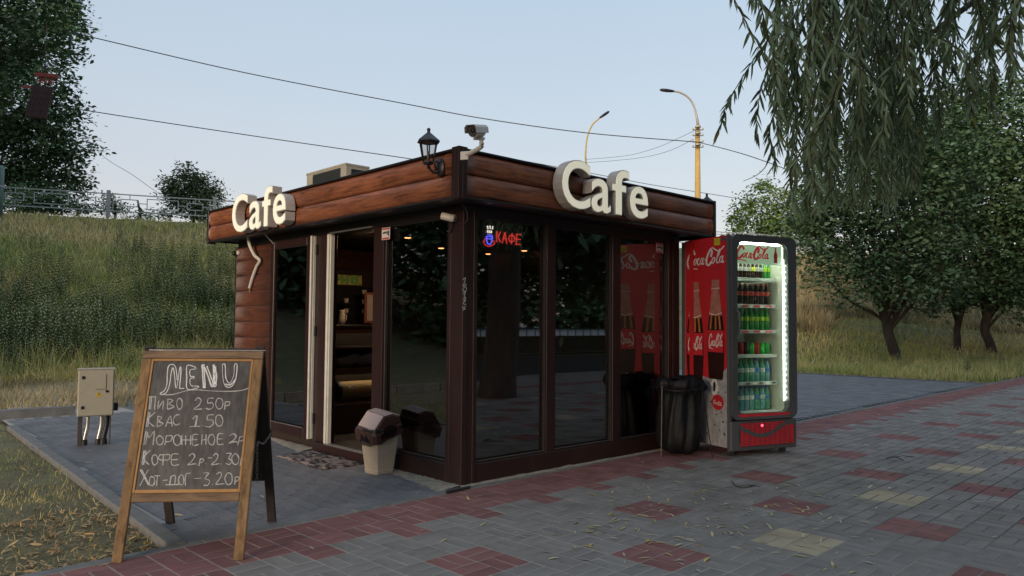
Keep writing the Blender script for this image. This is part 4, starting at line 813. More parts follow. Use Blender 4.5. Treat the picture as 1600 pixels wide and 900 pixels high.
# ================================================================== ELECTRIC CABINET
ca = R(-14.); cbt = thing('electric_cabinet', 'beige electrical cabinet with a yellow warning triangle standing on posts with pipes', 'electrical cabinet', (-1.515, 3.86, 0), ca)
simple('cab_paint', (.40, .37, .28), rough=.5, var=.1, scale=7, dirt=.2); simple('pipe_silver', (.5, .49, .46), rough=.35, metal=.6); simple('pipe_black', (.02, .02, .02), rough=.5); simple('warn_yellow', (.55, .38, .02), rough=.5, var=.1); simple('rust_post', (.07, .06, .05), rough=.7, var=.4, scale=12)
def LB(*a): return MB().box(*a)
LB(-.16, .16, 0, .14, .285, .745).build('box', 'cab_paint', cbt, world=False, bevel=.008, seg=2); LB(-.168, .168, -.008, .155, .7455, .757).build('roof_plate', 'cab_paint', cbt, world=False, bevel=.003)
dr = LB(-.152, .152, -.012, -.0005, .293, .738).build('door', 'cab_paint', cbt, world=False, bevel=.004)
for z in (.36, .655): LB(-.125, -.10, -.017, -.0125, z, z+.03).build('hinge_lock', 'black_plastic', dr, world=False)
mb = MB(); mb.box(.085, .089, -.0145, -.0125, .55, .70); mb.box(-.005, .0845, -.0145, -.0125, .55, .554); mb.build('hatch_edge', 'dark_metal', dr, world=False)
mb = MB(); mb.lathe([(.013, 0), (.013, .007)], (.095, -.0125, .53), 12, az=(0, -1, 0)); mb.build('lock', 'black_plastic', dr, world=False)
mb = MB(); mb.prism([(0, 0), (.06, 0), (.03, .052)], (-.005, -.0125, .478), (1, 0, 0), (0, 0, 1), (0, -1, 0), 0, .001); tr_ = mb.build('warning_triangle', 'warn_yellow', dr, world=False)
mb = MB()
mb2 = MB(); mb2.sheet([(.028, .038), (.022, .022), (.03, .024), (.024, .010), (.039, .026), (.031, .025), (.036, .038)], (-.005, -.0137, .478), (1, 0, 0), (0, 0, 1)); mb2.build('bolt_symbol', 'black_plastic', cbt, world=False)
LB(.13, .20, .02, .08, .33, .41).build('socket', 'black_plastic', cbt, world=False, bevel=.006)
for x in (-.15, .128): LB(x, x+(.04 if x < 0 else .012), .03, .09, 0, .284).build('post', 'rust_post', cbt, world=False, bevel=.003)
for x, m_, r in ((-.075, 'pipe_silver', .019), (.045, 'pipe_silver', .019), (.092, 'pipe_black', .024)):
    mb = MB(); mb.smooth = True; mb.tube(catmull3([(x+.012, .06, .284), (x+.01, .06, .18), (x-.01, .055, .07), (x-.015, .05, 0)], 4), r, 10); mb.build('pipe', m_, cbt, world=False)
    mb = MB(); mb.lathe([(r+.01, 0), (r+.008, .05), (r+.002, .055)], (x-.013, .052, 0), 10); mb.build('pipe_collar', 'pipe_black', cbt, world=False)
# ================================================================== SMALL BIN
simple('bin_beige', (.50, .42, .32), rough=.5, var=.06, scale=10, dirt=.12); simple('bin_brown', (.075, .035, .028), rough=.4, var=.1); simple('bin_flap', (.50, .38, .34), rough=.45, var=.06); M['bag_film'] = glass('bag_film', .35, .25, 1.5)
bn = thing('waste_bin', 'small beige waste bin with a crooked brown and pink swing lid beside the doorway', 'waste bin', (-.155, .87, 0), 0)
mb = MB(); prof = [(.088, 0), (.094, .03), (.092, .035), (.128, .36), (.134, .365), (.134, .375)]
def rsq(r, c=.82): return [(r*a, r*b) for a, b in ((-c, -1), (c, -1), (1, -c), (1, c), (c, 1), (-c, 1), (-1, c), (-1, -c))]
vs = [(x, y, z) for r, z in prof for x, y in rsq(r)]; n = 8
mb.add(vs, [(i*n+j, i*n+(j+1) % n, (i+1)*n+(j+1) % n, (i+1)*n+j) for i in range(len(prof)-1) for j in range(n)]+[tuple(range(n))[::-1]]); mb.build('bin_body', 'bin_beige', bn, world=False, bevel=.008, seg=3)
tl_ = Matrix.Translation((-.012, 0, .36)) @ Matrix.Rotation(R(-17), 4, 'Y') @ Matrix.Rotation(R(6), 4, 'X')
def T(mb):
    mb.v = [tuple(tl_ @ Vector(p)) for p in mb.v]; return mb
mb = MB(); mb.add([(x, y, z) for r, z in ((.150, -.055), (.150, .02), (.143, .035)) for x, y in rsq(r, .85)], [(i*8+j, i*8+(j+1) % 8, (i+1)*8+(j+1) % 8, (i+1)*8+j) for i in range(2) for j in range(8)]+[tuple(range(16, 24))]); T(mb).build('lid_rim', 'bin_brown', bn, world=False)
mb = MB(); P8 = [(-.140, .0355), (.142, .0355), (.142, .075), (.075, .118), (-.005, .128), (-.12, .045)]
mb.add([(x, y, z) for y in (-.13, .13) for x, z in P8], [(i, (i+1) % 6, 6+(i+1) % 6, 6+i) for i in range(6)]+[tuple(range(6))[::-1], tuple(range(6, 12))]); T(mb).build('lid_dome', 'bin_brown', bn, world=False, bevel=.004)
mb = MB(); mb.add([(-.115, -.115, .052), (-.003, -.118, .134), (-.003, .118, .134), (-.115, .115, .052), (-.115, -.115, .06), (-.003, -.118, .142), (-.003, .118, .142), (-.115, .115, .06)], [(0, 3, 2, 1), (4, 5, 6, 7), (0, 1, 5, 4), (1, 2, 6, 5), (2, 3, 7, 6), (3, 0, 4, 7)]); T(mb).build('swing_flap', 'bin_flap', bn, world=False, bevel=.003)
mb = MB(); mb.add([(-.0028, -.118, .134), (.078, -.12, .124), (.145, -.12, .082), (.145, .12, .082), (.078, .12, .124), (-.0028, .118, .134), (-.0028, -.118, .142), (.08, -.12, .132), (.152, -.12, .088), (.152, .12, .088), (.08, .12, .132), (-.0028, .118, .142)], [(6, 7, 10, 11), (7, 8, 9, 10), (0, 1, 7, 6), (1, 2, 8, 7), (2, 3, 9, 8), (5, 11, 10, 4), (4, 10, 9, 3)]); T(mb).build('swing_flap', 'bin_flap', bn, world=False, bevel=.003)
mb = MB(); mb.smooth = True; vs = []; n = 28
for k, (r, z) in enumerate(((.152, .395), (.157, .365), (.150, .335), (.137, .31))):
    for j in range(n):
        a = 2*pi*j/n; q = max(abs(math.cos(a)), abs(math.sin(a)))**.75; rr = r/q*(1+.03*math.sin(j*2.9+k)); lower = (.05 if k > 0 else 0)*(.5-.5*math.cos(a))
        vs.append((rr*math.cos(a), rr*math.sin(a), z+.03*math.cos(a)*.9-lower*k*.35+.006*math.sin(j*1.9)))
mb.add(vs, [(k*n+j, k*n+(j+1) % n, (k+1)*n+(j+1) % n, (k+1)*n+j) for k in range(3) for j in range(n)]); mb.build('bag_edge', 'bag_film', bn, world=False)
# ================================================================== DOOR MAT
def mat_mat():
    m, t, b = new_mat('mat_pattern'); N = t.nodes; L = t.links; tc = N.new('ShaderNodeTexCoord'); mp = N.new('ShaderNodeMapping'); mp.inputs['Scale'].default_value = (1, .55, 1); L.new(tc.outputs['Object'], mp.inputs[0])
    nz = N.new('ShaderNodeTexNoise'); nz.inputs['Scale'].default_value = 22; nz.inputs['Detail'].default_value = 2; L.new(mp.outputs[0], nz.inputs['Vector'])
    cr = N.new('ShaderNodeValToRGB'); e = cr.color_ramp.elements; e[0].position = .44; e[0].color = (.03, .024, .024, 1); e[1].position = .54; e[1].color = (.25, .20, .18, 1); L.new(nz.outputs[0], cr.inputs[0]); L.new(cr.outputs[0], b.inputs['Base Color']); b.inputs['Roughness'].default_value = .95; M['mat_pattern'] = m
mat_mat()
mt = thing('door_mat', 'mottled grey and pink doormat lying in front of the doorway', 'doormat', (-.26, 1.67, 0)); mb = MB(); mb.smooth = True; nx_, ny_ = 10, 20; vs = []
for j in range(ny_+1):
    for i in range(nx_+1): vs.append((-.46+.40*i/nx_+.01*math.sin(j*.9), 1.25+.84*j/ny_+.01*math.sin(i*.8), .012+.004*math.sin(i*1.3+j*.8)+.003*math.sin(j*1.7)))
mb.add(vs, [(j*(nx_+1)+i, j*(nx_+1)+i+1, (j+1)*(nx_+1)+i+1, (j+1)*(nx_+1)+i) for j in range(ny_) for i in range(nx_)]); mm = mb.build('rug', 'mat_pattern', mt)
so_ = mm.modifiers.new('solid', 'SOLIDIFY'); so_.thickness = .012; so_.offset = -1
# ================================================================== BLACK BAG ON A WIRE STAND
simple('bag_black', (.007, .008, .009), rough=.6, var=.3, scale=14, bump=.02, bscale=9, spec=.35, stretch=(1, 1, .45))
bgx, bgy = 2.50, -.27
st = thing('bag_stand', 'black rubbish bag hanging on a thin wire stand between the window and the red fridge', 'rubbish bag', (bgx, bgy, 0))
mb = MB(); mb.smooth = True; n = 64; prof = [(.19, .70), (.215, .735), (.236, .705), (.240, .66), (.228, .625), (.198, .60), (.185, .56), (.19, .50), (.197, .43), (.203, .36), (.208, .29), (.210, .22), (.206, .15), (.192, .09), (.16, .045), (.09, .022), (.01, .02)]; vs = []
for k, (r, z) in enumerate(prof):
    for j in range(n):
        a = 2*pi*j/n; fold = .019*math.sin(a*5+k*.35)+.013*math.sin(a*11+1+k*.22)+.008*math.sin(a*17+k*.9)
        if k < 3: fold *= .6
        fold += .010*math.sin(a*3.+k*1.3)*math.sin(k*.9+a)+random.gauss(0, .0035)
        if r < .05: fold = 0
        r_ = r*.92; vs.append((bgx+(r_+fold)*math.cos(a), bgy+(r_+fold)*math.sin(a), z+(.016*math.sin(a*3+k)+.008*math.sin(a*8+2*k) if k < 6 else .01*math.sin(a*5+k))))
mb.add(vs, [(k*n+j, k*n+(j+1) % n, (k+1)*n+(j+1) % n, (k+1)*n+j) for k in range(len(prof)-1) for j in range(n)]+[tuple(range((len(prof)-1)*n, len(prof)*n))]); mb.build('bag', 'bag_black', st)
mb = MB(); mb.smooth = True; mb.tube([(bgx+.232*math.cos(a), bgy+.232*math.sin(a), .632+.01*math.sin(3*a)) for a in np.linspace(0, 2*pi, 33)], .0045, 6, cap=False); mb.build('ring', 'dark_metal', st)
for gx_, gy_ in ((2.26, -.225), (2.545, -.6), (2.74, -.10)):
    a = math.atan2(gy_-bgy, gx_-bgx); MB().tube([(bgx+.232*math.cos(a), bgy+.232*math.sin(a), .66), (gx_, gy_, 0)], .0048, 6).build('leg', 'grey_alu' if gx_ < 2.3 else 'dark_metal', st)
# ================================================================== DRINKS FRIDGE
simple('fr_grey', (.095, .098, .102), rough=.5, var=.06, scale=10); simple('fr_dark', (.045, .045, .05), rough=.4); simple('fr_red', (.62, .026, .035), rough=.34, var=.06, scale=4); simple('fr_red_bright', (.68, .03, .045), rough=.4); simple('ice', (.42, .42, .42), rough=.4, var=.3, scale=16, dirt=.2); simple('ice_dark', (.1, .1, .1), rough=.5, var=.4); simple('print_white', (.82, .78, .72), rough=.4, var=.08, scale=20); simple('cola_dark', (.035, .012, .010), rough=.3, var=.4, scale=8); simple('cola_amber', (.55, .20, .06), rough=.3, var=.4, scale=25); simple('bottle_clear', (.50, .20, .15), rough=.3, var=.3, scale=18); simple('liner', (.80, .79, .73), rough=.5, var=.05); simple('shelf_white', (.55, .58, .55), rough=.5, var=.1); simple('yellow_sticker', (.6, .5, .03), rough=.5, var=.1)
M['led_strip'] = mat('led_strip', (.8, .9, .8), emit=(.95, 1, .93), estr=34)
M['strip_glow'] = mat('strip_glow', (.8, .85, .8), emit=(.95, 1, .93), estr=.9); M['led_top'] = mat('led_top', (.8, .9, .8), emit=(.95, 1, .90), estr=12); M['red_led'] = mat('red_led', (.8, .1, .1), emit=(1, .03, .05), estr=2.5)
M['door_glass'] = glass('door_glass', .93, .01, 1.35, (.90, .96, .90))
FO = (2.704, -.684, 0); FR = math.atan2(-.317, .948); FW, FD = .828, .72
fr = thing('drinks_fridge', 'tall red and grey glass-door drinks fridge with red Coca-Cola side print and lit shelves', 'drinks fridge', FO, FR)
def fbx(name, m, *a, parent=fr, bev=0, seg=1): return MB().box(*a).build(name, m, parent, world=False, bevel=bev, seg=seg)
def rrect(x0, x1, z0, z1, r, n=6):
    out = []
    for cx, cz, a0 in ((x1-r, z0+r, -pi/2), (x1-r, z1-r, 0), (x0+r, z1-r, pi/2), (x0+r, z0+r, pi)):
        out += [(cx+r*math.cos(a0+pi/2*i/n), cz+r*math.sin(a0+pi/2*i/n)) for i in range(n+1)]
    return out
fbx('side_panel', 'fr_red', 0, .02, .03, .66, .08, 2.10, bev=.003); fbx('rear_panel', 'fr_grey', .001, .03, .6605, FD, .07, 2.09, bev=.004)
fbx('side_panel', 'fr_red', FW-.02, FW, .03, FD, .08, 2.10, bev=.003); fbx('rear_panel', 'fr_dark', .031, FW-.021, FD-.03, FD, .08, 2.09)
fbx('top_panel', 'fr_grey', .0205, FW-.0205, .03, FD-.031, 2.075, 2.10); 
fbx('edge_strip', 'fr_grey', -.006, .03, .001, .0295, .05, 2.108, bev=.006, seg=2)
for x in (.06, FW-.12):
    for y in (.06, FD-.10): fbx('foot', 'fr_dark', x, x+.05, y, y+.05, 0, .079)
# door frame ring
mb = MB(); o_ = rrect(.02, FW, .345, 2.11, .07); i_ = rrect(.088, FW-.098, .40, 2.045, .085); n = len(o_)
for d, (yo, yi) in enumerate(((-.028, -.020), (.028, .028))): mb.v += [(p[0], yo, p[1]) for p in o_]+[(p[0], yi, p[1]) for p in i_]
for i in range(n):
    j = (i+1) % n
    for q in ((i, j, n+j, n+i), (2*n+i, 3*n+i, 3*n+j, 2*n+j), (i, 2*n+i, 2*n+j, j), (n+i, n+j, 3*n+j, 3*n+i)): mb.f.append(q); mb.m.append(0); mb.sm.append(False)
door = mb.build('door', 'fr_grey', fr, world=False)
MB().prism(i_, (0, 0, 0), (1, 0, 0), (0, 0, 1), (0, 1, 0), -.006, -.002).build('door_glass', 'door_glass', door, world=False)
fbx('door_strip', 'fr_red_bright', .089, FW-.099, -.024, -.015, .347, .399, parent=door)
mb = MB(); mb.smooth = True; mb.tube(catmull3([(.062, -.03, 1.375), (.07, -.06, 1.35), (.07, -.062, 1.2), (.062, -.03, 1.115)], 4), [.012]*13, 8); mb.build('handle', 'fr_grey', door, world=False)
fbx('door_seal', 'fr_dark', FW-.0978, FW-.086, .0285, .045, .42, 2.03, parent=door)
# lower grille
fbx('base_box', 'fr_grey', .0, FW, -.02, .0295, .05, .335, bev=.018, seg=3)
MB().prism(rrect(.10, FW-.03, .088, .318, .05), (0, 0, 0), (1, 0, 0), (0, 0, 1), (0, 1, 0), -.0225, -.0205).build('grille_back', 'fr_dark', fr, world=False)
gr = MB(); 
for k in range(11):
    x = .125+k*.063; gr.box(x, x+.010, -.0262, -.0228, .096, .31)
for k in range(15):
    z = .100+k*.0145; gr.box(.112, FW-.042, -.0252, -.0229, z, z+.0085)
gr.build('grille', 'fr_red_bright', fr, world=False)
wv = [(.10, .275), (.2, .235), (.33, .19), (.46, .20), (.6, .262), (.7, .30), (.797, .296)]; c_ = catmull(wv, 4); top = [(p[0], p[1]+.022+.014*math.sin(i)) for i, p in enumerate(c_)]
MB().prism([(p[0], p[1]-.02) for p in c_]+[(p[0], p[1]+.020) for p in c_[::-1]], (0, 0, 0), (1, 0, 0), (0, 0, 1), (0, 1, 0), -.0295, -.0265).build('wave', 'fr_grey', fr, world=False)
mb = MB(); mb.lathe([(.011, 0), (.011, .006)], (.37, -.0295, .285), 12, az=(0, -1, 0)); mb.build('indicator', 'red_led', fr, world=False); fbx('indicator_panel', 'fr_dark', .34, .40, -.0292, -.0268, .27, .30)
# inside
fbx('liner', 'liner', .021, .035, .0455, FD-.05, .36, 2.07); fbx('liner', 'liner', FW-.06, FW-.021, .0465, FD-.05, .36, 2.07); fbx('liner', 'liner', .0355, FW-.0605, FD-.06, FD-.05, .36, 2.07); fbx('liner', 'liner', .0355, FW-.0605, .0455, FD-.061, .36, .40); fbx('liner', 'liner', .0355, FW-.0605, .0455, FD-.061, 2.055, 2.07)
M['header_glow'] = mat('header_glow', (.6, .7, .58), rough=.5, var=.1, emit=(.75, 1, .74), estr=.055)
hd_ = fbx('header_panel', 'header_glow', .09, FW-.12, .05, .062, 1.84, 2.03)
fbx('top_light', 'led_top', .12, FW-.13, .066, .078, 2.035, 2.05)
mb = MB()
for k in range(24): z = .53+k*.0565; mb.lathe([(.0055, 0), (.0055, .004)], (FW-.106, .032, z), 6, az=(-.6, -.8, 0))
mb.build('light_strip', 'led_strip', fr, world=False); fbx('strip_holder', 'strip_glow', FW-.112, FW-.0985, .034, .046, .50, 1.9)
LOGO = [([(2.25, 2.35), (1.95, 2.95), (1.45, 2.95), (.85, 2.3), (.45, 1.45), (.5, .75), (.95, .55), (1.5, .85), (1.95, 1.35)], .30), ([(.5, .62), (.7, .2), (1.3, .28), (2.0, .12), (2.9, .02)], .16),
 (ell(2.3, 1.2, .30, .48, 10, sl=.35), .17), ([(3.35, 1.55), (3.15, 1.72), (2.88, 1.35), (2.85, .85), (3.1, .66), (3.4, .85)], .19), (ell(3.85, 1.2, .28, .46, 10, sl=.35), .17), ([(4.25, 1.75), (4.05, 1.0), (4.15, .68), (4.45, .85)], .2), ([(4.45, 1.35), (4.8, 1.5)], .14),
 ([(5.95, 1.75), (6.25, 2.35), (6.15, 2.75), (5.75, 2.7), (5.2, 1.9), (4.95, 1.1), (5.15, .55), (5.6, .5), (6.1, .95)], .32), ([(5.35, 2.15), (5.75, 2.85), (6.4, 3.15), (7.1, 2.75), (7.7, 2.55), (8.4, 2.8), (8.95, 3.2)], .2),
 (ell(6.55, 1.15, .3, .46, 10, sl=.35), .17), ([(7.15, 1.1), (7.7, 1.9), (8.1, 2.6), (7.95, 2.75), (7.6, 2.2), (7.3, 1.2), (7.4, .7), (7.75, .8)], .18), (ell(8.25, 1.2, .3, .46, 10, sl=.35), .17), ([(8.7, 1.75), (8.5, 1.0), (8.6, .68), (8.95, .9)], .2)]
def logo(mb, o, ax, ay, W, H, off, bold=1.):
    o = np.asarray(o, float); ax = norm(ax)*W/9.2; ay = norm(ay)*H/3.2
    for k, (pts, w) in enumerate(LOGO):
        mb.ribbon(pts, (lambda t, d, w=w: w*bold*(.75+.5*abs(d[1]))), o, ax, ay, off+.00012*k, 3 if len(pts) < 10 else 1)
M['header_red'] = mat('header_red', (.5, .02, .03), rough=.4, emit=(1, .03, .05), estr=.05)
mb = MB(); logo(mb, (.125, .0495, 1.865), (1, 0, 0), (0, 0, 1), .43, .15, .0003, 1.45); mb.build('header_lettering', 'header_red', hd_, world=False)
def bottle_outline(cx, z0, H, W): # silhouette of the contour bottle
    pr = [(.42, 0), (.46, .06), (.40, .2), (.43, .32), (.5, .42), (.47, .52), (.33, .66), (.2, .78), (.16, .9), (.2, .93), (.18, 1.)]
    c = catmull(pr, 2); return [(cx+W*p[0], z0+H*p[1]) for p in c]+[(cx-W*p[0], z0+H*p[1]) for p in c[::-1]]
mb = MB(); mb.prism(bottle_outline(.635, 1.86, .15, .05), (0, 0, 0), (1, 0, 0), (0, 0, 1), (0, -1, 0), -.0497, -.0490); mb.build('bottle_emblem', 'fr_red_bright', hd_, world=False)
SHZ = [1.70, 1.437, 1.185, .945, .675]
for i, z in enumerate(SHZ):
    s_ = fbx('shelf', 'shelf_white', .04, FW-.075, .17, FD-.08, z-.010, z-.004); rl = fbx('shelf_rail', 'shelf_white', .04, FW-.085, .150, .168, z-.022, z+.012, parent=fr, bev=.002)
    if i in (1, 2):
        for k, x in enumerate((.14, .29, .44, .59)): fbx('price_tag', 'fr_red_bright', x, x+.085, .1475, .1498, z-.014, z+.004, parent=rl)
    if i == 4:
        for k in range(8): mb = MB(); mb.prism(ell(.12+k*.082, z-.005, .03, .012, 10)[:-1], (0, 0, 0), (1, 0, 0), (0, 0, 1), (0, -1, 0), -.1498, -.1475); mb.build('price_tag', 'fr_grey' if k % 2 else 'liner', rl, world=False)
# side print, flat on the left side panel
SA, SZ, SO = V(0, -1, 0), V(0, 0, 1), V(-.0005, 0, 0)
side = [c for c in fr.children if c.name.startswith('side_panel')][0]
def sp(poly, off): return MB().sheet([(-a, b) for a, b in poly], SO, SA, SZ, off)
icy = [(.655, .083), (.032, .083), (.032, .84), (.08, .80), (.13, .83), (.18, .76), (.25, .78), (.30, .72), (.38, .74), (.45, .68), (.55, .71), (.655, .66)]
sp(icy[::-1], .0006).build('ice_print', 'ice', side, world=False)
mb = MB()
for k in range(46):
    a, z = random.uniform(.05, .63), random.uniform(.12, .76); r = random.uniform(.004, .018); mb.sheet([(-a+r*random.uniform(.4, 1)*math.cos(t), z+r*random.uniform(.5, 1)*math.sin(t)) for t in np.linspace(0, 2*pi, 8)[:-1]], SO, SA, SZ, .0012+.00001*k)
mb.build('ice_spots', 'ice_dark', side, world=False)
def printed_bottle(cx, z0, H, W, k):
    def part(f0, f1, m, nm, off, sx=1.):
        pr = catmull([(.42, 0), (.46, .08), (.5, .25), (.5, .47), (.46, .56), (.40, .64), (.33, .73), (.27, .82), (.24, .89), (.27, .905), (.27, .92), (.24, .935), (.235, 1.)], 4); pr = [p for p in pr if f0-1e-6 <= p[1] <= f1+1e-6]
        poly = [(-(cx)+W*sx*p[0], z0+H*p[1]) for p in pr]+[(-(cx)-W*sx*p[0], z0+H*p[1]) for p in pr[::-1]]; MB().sheet(poly, SO, SA, SZ, off).build(nm, m, side, world=False)
    part(0, .66, 'cola_dark', 'bottle_print', .0016+k); part(.64, 1, 'bottle_clear', 'neck_print', .0017+k)
    for dx in (-.5, .0, .42):
        mb = MB(); mb.ribbon([(-cx+dx*W*.66, z0+H*.50), (-cx+dx*W*.58, z0+H*.58), (-cx+dx*W*.44, z0+H*.66)], W*.10, SO, SA, SZ, .0021+k); mb.build('highlight_print', 'cola_amber', side, world=False)
    mb = MB(); mb.sheet([(-cx-W*.46, z0+H*.27), (-cx+W*.46, z0+H*.27), (-cx+W*.5, z0+H*.49), (-cx-W*.5, z0+H*.49)], SO, SA, SZ, .0024+k); mb.build('label_print', 'fr_red_bright', side, world=False)
    mb = MB(); logo(mb, SO+SA*(-cx-W*.45)+SZ*(z0+H*.30), SA, SZ, W*.9, H*.16, .0028+k, 1.2); mb.build('label_lettering', 'print_white', side, world=False)
    mb = MB(); mb.ribbon([(-cx-W*.38, z0+H*.665), (-cx, z0+H*.645), (-cx+W*.38, z0+H*.67)], .008, SO, SA, SZ, .0026+k); mb.build('liquid_line', 'print_white', side, world=False); mb = MB(); mb.ribbon([(-cx-W*.25, z0+H*.91), (-cx+W*.25, z0+H*.915)], .006, SO, SA, SZ, .0026+k, 1); mb.build('rim_print', 'print_white', side, world=False)
printed_bottle(.50, .67, 1.0, .26, 0); printed_bottle(.185, .72, .96, .235, .003)
mb = MB(); logo(mb, SO+SA*(-.645)+SZ*1.80, SA, SZ, .60, .20, .0012, 1.1); mb.build('side_lettering', 'print_white', side, world=False)
mb = MB(); mb.prism(ell(-.16, .50, .085, .075, 22)[:-1], SO, SA, SZ, V(-1, 0, 0), .003, .004); mb.build('red_disc', 'fr_red', side, world=False); mb = MB(); logo(mb, SO+SA*(-.225)+SZ*.482, SA+V(0, 0, -.18), SZ, .13, .045, .0046, 1.2); mb.build('disc_lettering', 'print_white', side, world=False)
sp([(.24, .57), (.19, .56), (.15, .62), (.17, .71), (.22, .73), (.27, .66)], .0035).build('ice_print', 'liner', side, world=False); sp([(.225, .60), (.2, .60), (.185, .66), (.20, .70), (.225, .68)], .0039).build('ice_spots', 'cola_dark', side, world=False)
fbx('fixing_strip', 'fr_red', -.012, -.0085, .515, .575, .10, 2.08); 
fbx('energy_sticker', 'yellow_sticker', -.0035, -.0008, .12, .205, 2.015, 2.085, parent=side); fbx('trade_label', 'fr_grey', -.002, -.0008, .045, .105, 2.05, 2.085, parent=side)
for x in (.10, .62): mb = MB(); mb.smooth = True; mb.lathe([(.03, 0), (.03, .015), (.018, .024)], (x, .2, 2.10), 12); mb.build('top_knob', 'fr_dark', fr, world=False)
# bottles and cans: each one a thing of its own
M['water_blue'] = mat('water_blue', (.16, .36, .40), rough=.15, var=.2, scale=20); M['water_green'] = mat('water_green', (.10, .34, .24), rough=.15, var=.2, scale=20); M['pet_green'] = mat('pet_green', (.02, .22, .04), rough=.15, var=.2); M['cola_liquid'] = mat('cola_liquid', (.022, .008, .006), rough=.12); simple('cap_red', (.5, .03, .03), rough=.4); simple('cap_green', (.02, .3, .05), rough=.4); simple('cap_blue', (.02, .08, .4), rough=.4); simple('lab_red', (.5, .05, .04), rough=.4, var=.35, scale=60); simple('lab_lime', (.3, .5, .03), rough=.4, var=.3, scale=60); simple('lab_blue', (.05, .2, .5), rough=.4, var=.5, scale=60); simple('lab_white', (.6, .65, .65), rough=.4, var=.5, scale=60); simple('lab_yellow', (.6, .6, .03), rough=.4); simple('lab_orange', (.6, .25, .03), rough=.4, var=.3); simple('can_green', (.03, .35, .06), rough=.3, metal=.4, var=.4, scale=40); simple('can_red', (.45, .03, .03), rough=.3, metal=.4, var=.6, scale=40); simple('can_dark', (.03, .02, .02), rough=.3, metal=.4, var=.6, scale=40); simple('can_top', (.5, .5, .5), rough=.3, metal=.9)
def bottle(name, label, cat, group, liq, cap, lab, H=.225, r=.031, kind='pet'):
    t = thing(name, label, cat, (0, 0, 0), 0, group); mb = MB(); mb.smooth = True
    if kind == 'pet': pr = [(r*.8, 0), (r, .008), (r*.98, .09), (r*.9, .1), (r, .115), (r*.97, .15*H/.225), (r*.5, .19*H/.225), (r*.38, .205*H/.225)]
    elif kind == 'glass': pr = [(r*.9, 0), (r, .006), (r*.85, .05), (r, .09), (r*.7, .13), (r*.38, .16), (r*.34, H-.012)]
    else: pr = [(r*.8, 0), (r, .008), (r, H-.012), (r*.82, H)]
    mb.lathe(pr, (0, 0, 0), 12).build('can_body' if kind == 'can' else 'bottle_body', liq, t, world=False)
    if kind == 'can': MB().lathe([(r*.8, H+.0005), (r*.7, H+.001)], (0, 0, 0), 12).build('can_lid', 'can_top', t, world=False)
    else:
        MB().lathe([(r*.42, pr[-1][1]), (r*.42, H)], (0, 0, 0), 10).build('cap', cap, t, world=False)
        if lab: z0 = .075 if kind == 'pet' else .055; mb = MB(); mb.smooth = True; mb.lathe([(r+.0008, z0+.03), (r+.0012, z0+.033), (r+.0012, z0+.068), (r+.0008, z0+.07)], (0, 0, 0), 12); mb.build('label', lab, t, world=False)
    return t
FM = Matrix.Translation(FO) @ Matrix.Rotation(FR, 4, 'Z')
def row(protos, n, x0, dx, z, y0, seq=None, depth=1, dy=.07):
    for d in range(depth):
        for k in range(n):
            i = (seq[k] if seq else 0); p = protos[i]; lab, used = p[1], p[2]
            L = FM @ Vector((x0+dx*k+random.uniform(-.002, .002), y0+dy*d, z)); rz = random.uniform(0, 6)
            if not used: p[0].location = L; p[0].rotation_euler = (0, 0, rz); p[2] = True
            else: dup(p[0], L, rz)
row([[bottle('glass_bottle', 'small dark glass cola bottle on the top shelf of the drinks fridge', 'bottle', 'glass bottles on the top fridge shelf', 'cola_liquid', 'cap_red', 'ice', .20, .024, 'glass'), 0, False],
     [bottle('glass_bottle', 'glass bottle with a bright yellow tag on the top fridge shelf', 'bottle', None, 'cola_liquid', 'cap_red', 'lab_yellow', .20, .024, 'glass'), 0, False],
     [bottle('glass_bottle', 'olive green glass bottle at the right end of the top fridge shelf', 'bottle', 'green glass bottles on the top fridge shelf', 'pet_green', 'cap_red', 'lab_lime', .20, .024, 'glass'), 0, False]], 12, .13, .0515, 1.697, .215, [0, 0, 0, 0, 0, 0, 0, 1, 0, 0, 2, 2])
row([[bottle('cola_bottle', 'plastic cola bottle with red cap and red label on the second fridge shelf', 'bottle', 'cola bottles on the second fridge shelf', 'cola_liquid', 'cap_red', 'lab_red'), 0, False], [bottle('cola_bottle', 'bottle with an orange label and green cap leftmost in sight on the second fridge shelf', 'bottle', None, 'cola_liquid', 'cap_green', 'lab_orange'), 0, False]], 9, .13, .0685, 1.434, .225, [0, 0, 1, 0, 0, 0, 0, 0, 0])
row([[bottle('lemonade_bottle', 'green plastic lemonade bottle with a lime label on the third fridge shelf', 'bottle', 'green bottles on the third fridge shelf', 'pet_green', 'cap_green', 'lab_lime'), 0, False]], 9, .13, .0685, 1.182, .225, None)
row([[bottle('drink_can', 'dark and white soft drink can on the fourth fridge shelf', 'can', 'dark cans on the fourth fridge shelf', 'can_dark', None, None, .135, .031, 'can'), 0, False], [bottle('drink_can', 'green soft drink can on the fourth fridge shelf', 'can', 'green cans on the fourth fridge shelf', 'can_green', None, None, .125, .031, 'can'), 0, False], [bottle('drink_can', 'red soft drink can among the green cans of the fourth fridge shelf', 'can', 'red cans on the fourth fridge shelf', 'can_red', None, None, .13, .031, 'can'), 0, False]], 9, .13, .0685, .942, .225, [0, 0, 0, 2, 0, 1, 2, 1, 1])
row([[bottle('water_bottle', 'greenish mineral water bottle on the fifth fridge shelf', 'bottle', 'green water bottles on the fifth fridge shelf', 'water_green', 'cap_green', 'lab_white', .235), 0, False], [bottle('water_bottle', 'blue capped mineral water bottle on the fifth fridge shelf', 'bottle', 'blue water bottles on the fifth fridge shelf', 'water_blue', 'cap_blue', 'lab_blue', .235), 0, False]], 9, .13, .0685, .672, .225, [0, 0, 0, 0, 0, 0, 1, 0, 1])
